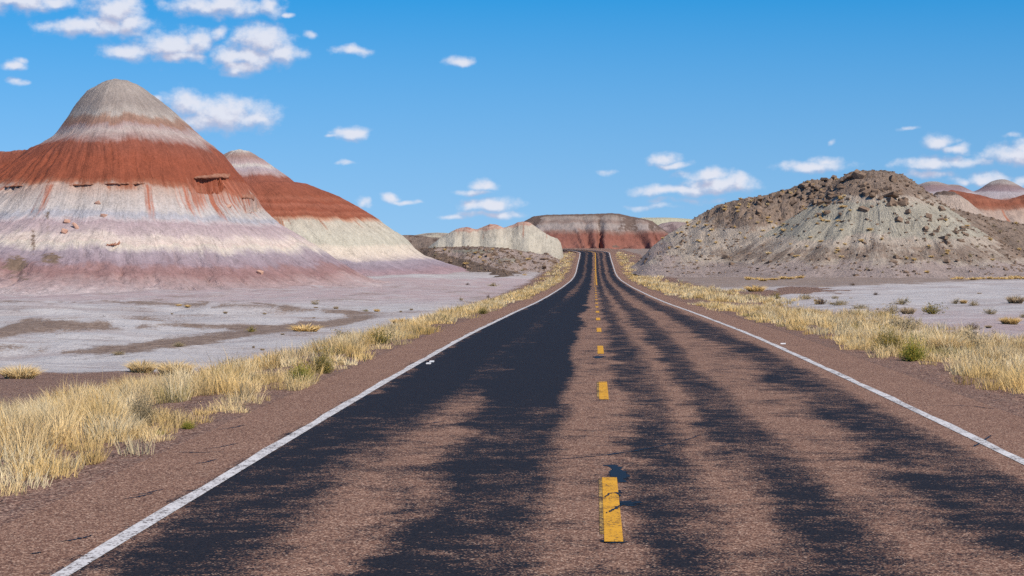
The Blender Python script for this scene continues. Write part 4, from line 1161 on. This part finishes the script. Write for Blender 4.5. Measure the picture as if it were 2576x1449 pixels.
nbl += verge('grass', 1, 'dry straw-coloured grass lining the right edge of the road')

def bush_mesh(name, seed, kind, n, w):
    """unit plant about 1 wide and 1 high; kind decides habit and colour"""
    r = np.random.default_rng(seed)
    if kind in ('tussock', 'gold', 'pale'):
        a = r.uniform(0, 6.28, n); rr = .30 * np.sqrt(r.random(n))
        root = np.stack([rr * np.cos(a), rr * np.sin(a), np.zeros(n) - .03], -1)
        h = r.uniform(.5, 1.0, n) * (1 - .35 * rr / .30); lean = np.clip(r.normal(.34, .2, n) + rr * .7, 0, 1)
        pal = {'tussock': STRAW[[0, 1, 2, 4]], 'gold': STRAW[[2, 3, 0, 3]], 'pale': np.array([lin(214, 190, 160), lin(200, 180, 156), lin(222, 202, 170), lin(196, 170, 140)])}[kind]
        col = pal[r.integers(0, 4, n)] * r.uniform(.75, 1.1, (n, 1))
        return blade_arrays(root, h, lean, a + r.normal(0, .6, n), np.full(n, w), col)
    # twiggy shrub: stems from one base, small leaves along their upper part
    ns = max(40, n // 7)
    a = r.uniform(0, 6.28, ns); e = np.arccos(r.uniform(.12, 1.0, ns))
    L = r.uniform(.62, 1.0, ns) * (1 + .18 * np.sin(a * 3 + seed))
    tipv = np.stack([np.sin(e) * np.cos(a) * .52, np.sin(e) * np.sin(a) * .52, np.cos(e) * .95], -1) * L[:, None]
    root = np.stack([.10 * np.cos(a) * r.random(ns), .10 * np.sin(a) * r.random(ns), np.zeros(ns) - .03], -1)
    pal = {'sage': SAGE, 'brown': np.array([lin(128, 106, 92), lin(110, 92, 82), lin(146, 122, 104), lin(98, 84, 76)]), 'green': GREEN, 'olive': np.array([lin(160, 150, 96), lin(146, 138, 84), lin(180, 164, 104), lin(128, 122, 76)])}[kind]
    off = np.stack([np.cos(a + 1.57), np.sin(a + 1.57), np.zeros(ns)], -1) * w * .9
    V = [np.stack([root - off, root + off, tipv], 1).reshape(-1, 3)]
    F = [np.arange(ns * 3).reshape(-1, 3)]
    C = [np.ones((ns * 3, 4))]
    C[0][:, :3] = np.repeat(pal[r.integers(0, 4, ns)] * .85, 3, 0)
    # leaves
    i = r.integers(0, ns, n); f = r.uniform(.30, 1.05, n)
    c0 = root[i] * (1 - f[:, None]) + tipv[i] * f[:, None] + r.normal(0, .05, (n, 3))
    d = r.normal(0, 1, (n, 3)); d[:, 2] = np.abs(d[:, 2]) + .4; d /= np.linalg.norm(d, axis=1)[:, None]
    q = np.cross(d, r.normal(0, 1, (n, 3))); q /= np.linalg.norm(q, axis=1)[:, None] + 1e-6
    ll = r.uniform(.05, .11, n)[:, None]
    V.append(np.stack([c0 - q * w * 1.2, c0 + q * w * 1.2, c0 + d * ll], 1).reshape(-1, 3))
    F.append(np.arange(n * 3).reshape(-1, 3) + ns * 3)
    cl = pal[r.integers(0, 4, n)] * r.uniform(.75, 1.2, (n, 1))
    if kind in ('green', 'olive'):
        top = (f > .86) & (r.random(n) < .55)
        cl[top] = GOLDT[r.integers(0, 3, top.sum())]
    cc = np.ones((n * 3, 4)); cc[:, :3] = np.repeat(cl, 3, 0); C.append(cc)
    return np.concatenate(V), np.concatenate(F), np.concatenate(C)
CACHE = {}
LODS = [(2600, .006), (1100, .010), (420, .018), (150, .034)]
def plant_mesh(kind, lod, var, part):
    key = (kind, lod, var, part)
    if key not in CACHE:
        n, w = LODS[lod]
        V, F, C = bush_mesh('bush', sum(map(ord, kind)) + var * 7 + lod, kind, n, w)
        if part:                                   # stems come first in the arrays, leaves after them
            ns = max(40, n // 7)
            sl = slice(0, ns * 3) if part == 'stems' else slice(ns * 3, None)
            V, C = V[sl], C[sl]; F = np.arange(len(V)).reshape(-1, 3)
        nm = part or ('grass_tussock' if kind in ('tussock', 'gold', 'pale') else 'shrub')
        CACHE[key] = mesh_np(nm, V, F, PM, {'col': C}, False, None, False)
    return CACHE[key]
def plant(kind, px, py, wpx, hpx, label, group=None, lod=None, H=None, dz=0.0):
    h_ = hit_ground(px, py) if H is None else hit(px, py, H, 255, 440, .5)
    if h_ is None: return None
    x, y, z = h_
    if H is None: z = float(ground_z(x, y))
    W_, Hh = wpx * y / FOC, hpx * y / FOC
    lod = lod or (0 if y < 42 else 1 if y < 80 else 2 if y < 170 else 3)
    var = int(rng.integers(2))
    grassy = kind in ('tussock', 'gold', 'pale')
    nm = 'grass_tussock' if grassy else 'shrub'
    if grassy or lod > 1:
        o = bpy.data.objects.new(nm, plant_mesh(kind, lod, var, None)); COL.objects.link(o)
    else:
        o = bpy.data.objects.new(nm, None); COL.objects.link(o)
        for part in ('stems', 'foliage'):
            c = bpy.data.objects.new(part, plant_mesh(kind, lod, var, part)); COL.objects.link(c); c.parent = o
    o.location = (x, y, z + dz); o.scale = (W_ * .95, W_ * .95, Hh * 1.1); o.rotation_euler = (0, 0, rng.uniform(0, 6.28))
    return tag(o, label, 'grass' if grassy else 'shrub', None, group)

PLANTS = [
    # left of the road: playa
    ('sage', 333, 776, 30, 14, 'round grey shrub alone on the pale flat, in front of the tallest hill'),
    ('gold', 450, 779, 18, 8, 'low tan tuft, left one of a close pair on the pale flat'),
    ('gold', 472, 780, 18, 8, 'low orange-tan tuft, right one of a close pair on the pale flat'),
    ('olive', 627, 785, 15, 9, 'tiny olive shrub above another tiny tuft on the left flat'),
    ('gold', 628, 803, 15, 9, 'tiny tan tuft directly below a tiny olive shrub on the left flat'),
    ('pale', 567, 800, 13, 8, 'faint beige tuft left of two tiny plants stacked on the flat'),
    ('sage', 792, 767, 30, 14, 'grey shrub on the flat below the foot of the second hill'),
    ('olive', 920, 784, 20, 12, 'olive shrub, left of two small shrubs near the road verge'),
    ('gold', 948, 784, 18, 11, 'golden tuft beside the olive shrub near the road verge'),
    ('pale', 845, 787, 15, 11, 'beige tuft on the flat left of the olive and golden pair'),
    ('olive', 632, 838, 42, 17, 'greenish low shrub at the edge of the brown gravel streak'),
    ('olive', 114, 874, 46, 16, 'golden-green mound shrub alone on the white flat at left'),
    ('sage', 450, 882, 42, 14, 'flat grey-green shrub on the gravel streak above the twin tussocks'),
    ('sage', 298, 893, 46, 11, 'sparse grey plant hugging the dark gravel streak'),
    ('sage', 23, 778, 18, 8, 'little grey shrub near the left frame edge below the hill foot'),
    ('brown', 1175, 716, 22, 10, 'dark brown shrub where the flat meets the roadside slope'),
    ('sage', 1241, 717, 44, 13, 'wide grey bush at the foot of the stony slope'),
    ('brown', 1228, 752, 16, 9, 'small dark shrub at the upper edge of the left verge'),
    ('sage', 1160, 759, 18, 12, 'round grey shrub just outside the left verge grass'),
    ('brown', 1320, 735, 30, 11, 'brown dead bush behind the left verge grass'),
    # left: close plants
    ('tussock', 50, 955, 112, 46, 'big straw tussock at the left frame edge on the stony ground'),
    ('tussock', 358, 938, 86, 40, 'left one of two straw tussocks joined side by side'),
    ('tussock', 440, 940, 106, 47, 'right and larger one of two straw tussocks joined side by side'),
    ('sage', 590, 938, 112, 52, 'grey-tan twiggy bush right of the twin tussocks'),
    ('sage', 362, 1072, 105, 98, 'dark grey-green sagebrush standing up in the left verge grass'),
    ('green', 757, 966, 84, 62, 'bright green bush with yellow tops in the left verge'),
    ('olive', 808, 940, 88, 62, 'olive-yellow bush right behind the bright green one'),
    ('sage', 868, 862, 92, 40, 'grey bush at the back of the left verge'),
    ('olive', 955, 866, 92, 46, 'dark olive bush in the middle of the left verge'),
    ('green', 400, 1093, 46, 14, 'low green weed at the pavement edge below the sagebrush'),
    ('green', 472, 1082, 52, 24, 'yellow-green weed patch at the pavement edge of the left verge'),
    ('green', 138, 1110, 42, 14, 'small dark green weed in the gap of the left verge'),
    ('green', 14, 1116, 50, 24, 'green weed at the left frame edge beside bare gravel'),
    ('sage', 10, 1062, 60, 62, 'grey sagebrush cut by the left frame edge'),
    ('gold', 1010, 815, 60, 20, 'rusty golden tuft row at the back of the left verge'),
    ('gold', 770, 838, 90, 26, 'rust-coloured grass clump on the outer rim of the left verge'),
    ('olive', 1215, 790, 40, 20, 'yellow-green bush in the far left verge'),
    # right of the road
    ('sage', 2100, 752, 26, 12, 'small grey shrub behind the verge on the pale right flat'),
    ('sage', 2269, 765, 58, 22, 'grey mound shrub above a twin-lobed one on the right flat'),
    ('sage', 2244, 788, 64, 32, 'larger grey-brown shrub, left lobe of a pair on the right flat'),
    ('pale', 2284, 788, 44, 24, 'beige grass half hiding the right side of a grey shrub'),
    ('olive', 2348, 788, 78, 36, 'wide tan bush on its own sand mound, middle of the right flat'),
    ('sage', 2404, 763, 32, 18, 'dark grey shrub with a golden tuft at its right'),
    ('gold', 2424, 763, 22, 14, 'golden tuft leaning on a dark grey shrub'),
    ('sage', 2449, 766, 34, 20, 'round grey shrub right of the golden tuft'),
    ('sage', 2492, 787, 46, 23, 'spiky grey-green shrub near the right frame edge'),
    ('pale', 2555, 763, 54, 26, 'pale pinkish grass mound at the right frame edge'),
    ('gold', 2541, 811, 58, 24, 'bright golden grass mound near the right frame edge'),
    ('sage', 2574, 800, 30, 15, 'grey shrub cut by the right frame edge above bare sand'),
    ('brown', 2444, 825, 54, 20, 'sparse brown shrub behind the big grey-tan bush'),
    ('pale', 2487, 818, 20, 9, 'tiny beige tuft right of the sparse brown shrub'),
    ('sage', 2452, 882, 140, 64, 'big grey-tan dome bush on the bare patch at right'),
    ('tussock', 2564, 890, 60, 50, 'straw tussock at the right frame edge beyond the big dome bush'),
    ('sage', 2367, 848, 56, 24, 'low grey shrub between the green bush and the flat'),
    ('sage', 2273, 832, 116, 44, 'wide dull grey bush behind the green roadside bush'),
    ('green', 2296, 908, 92, 70, 'vivid green bush with yellow flower heads in the right verge'),
    ('olive', 2238, 890, 100, 70, 'yellow-green bush left of the vivid green one'),
    ('tussock', 2378, 892, 112, 68, 'tall straw tussock fanning out right of the green bush'),
    ('gold', 2122, 807, 26, 17, 'small golden tuft among grey brush of the right verge'),
    ('sage', 2153, 797, 56, 20, 'grey-brown brush right of a small golden tuft'),
    ('sage', 2163, 777, 56, 16, 'low grey brush strip at the back of the right verge'),
    ('sage', 2112, 771, 66, 20, 'grey brush with a rusty tuft at its left, right verge'),
    ('sage', 2028, 757, 58, 20, 'grey brush at the far back of the right verge'),
    ('brown', 2066, 768, 38, 22, 'dark grey shrub between two grey brushes of the right verge'),
    ('brown', 2204, 742, 20, 10, 'lone dark scrubby plant on the white right flat'),
    ('brown', 2146, 719, 26, 9, 'flat brown shrub on the far edge of the white right flat'),
    ('olive', 1950, 752, 40, 22, 'yellowish bush near the gravel turnout'),
    ('gold', 1900, 738, 60, 20, 'golden grass clump at the far corner of the gravel turnout'),
]
for q in PLANTS: plant(*q)
for px in list(np.linspace(1880, 2010, 7)) + list(np.linspace(2400, 2572, 11)):
    plant('gold', px + rng.uniform(-5, 5), (706 if px < 2100 else 704) + rng.uniform(-3, 3), rng.uniform(18, 34), rng.uniform(8, 13),
          'golden grass tuft in the strip at the foot of the rocky hill', 'golden tufts at the hill foot')
for px, py in zip(rng.uniform(20, 1150, 26), rng.uniform(750, 885, 26)):
    plant('pale', px, py, rng.uniform(7, 15), rng.uniform(4, 7), 'very small dry tuft dotted over the pale left flat', 'tiny tufts on the left flat')
for px, py in zip(rng.uniform(1900, 2560, 22), rng.uniform(715, 830, 22)):
    if py > 735 + (2560 - px) * .2: continue
    plant('pale', px, py, rng.uniform(7, 16), rng.uniform(4, 8), 'very small dry tuft dotted over the pale right flat', 'tiny tufts on the right flat')
nt = 0
while nt < 90:
    px, py = rng.uniform(1640, 2150), rng.uniform(450, 660)
    if rng.random() > .4 + .6 * (py < 590): continue
    o = plant('gold' if rng.random() < .6 else 'tussock', px, py, rng.uniform(6, 15), rng.uniform(5, 9), 'small golden tuft growing on the left slope of the rocky hill', 'tufts on the rocky hill', 3, H5)
    if o is None: continue
    nt += 1
for _ in range(34):
    plant('sage' if rng.random() < .6 else 'gold', rng.uniform(2150, 2570), rng.uniform(560, 690), rng.uniform(9, 18), rng.uniform(6, 10), 'small dull tuft on the lower right slope of the rocky hill', 'tufts on the right slope', 3, H5)
for _ in range(30):
    plant('gold' if rng.random() < .5 else 'sage', rng.uniform(1090, 1400), rng.uniform(622, 700), rng.uniform(8, 18), rng.uniform(5, 9), 'small tuft on the stony slope under the white knolls', 'tufts on the stony slope', 3, H4)
print('blade verts', nbl, 'objects', len(bpy.data.objects), 'tris', sum(len(m.polygons) for m in bpy.data.meshes))
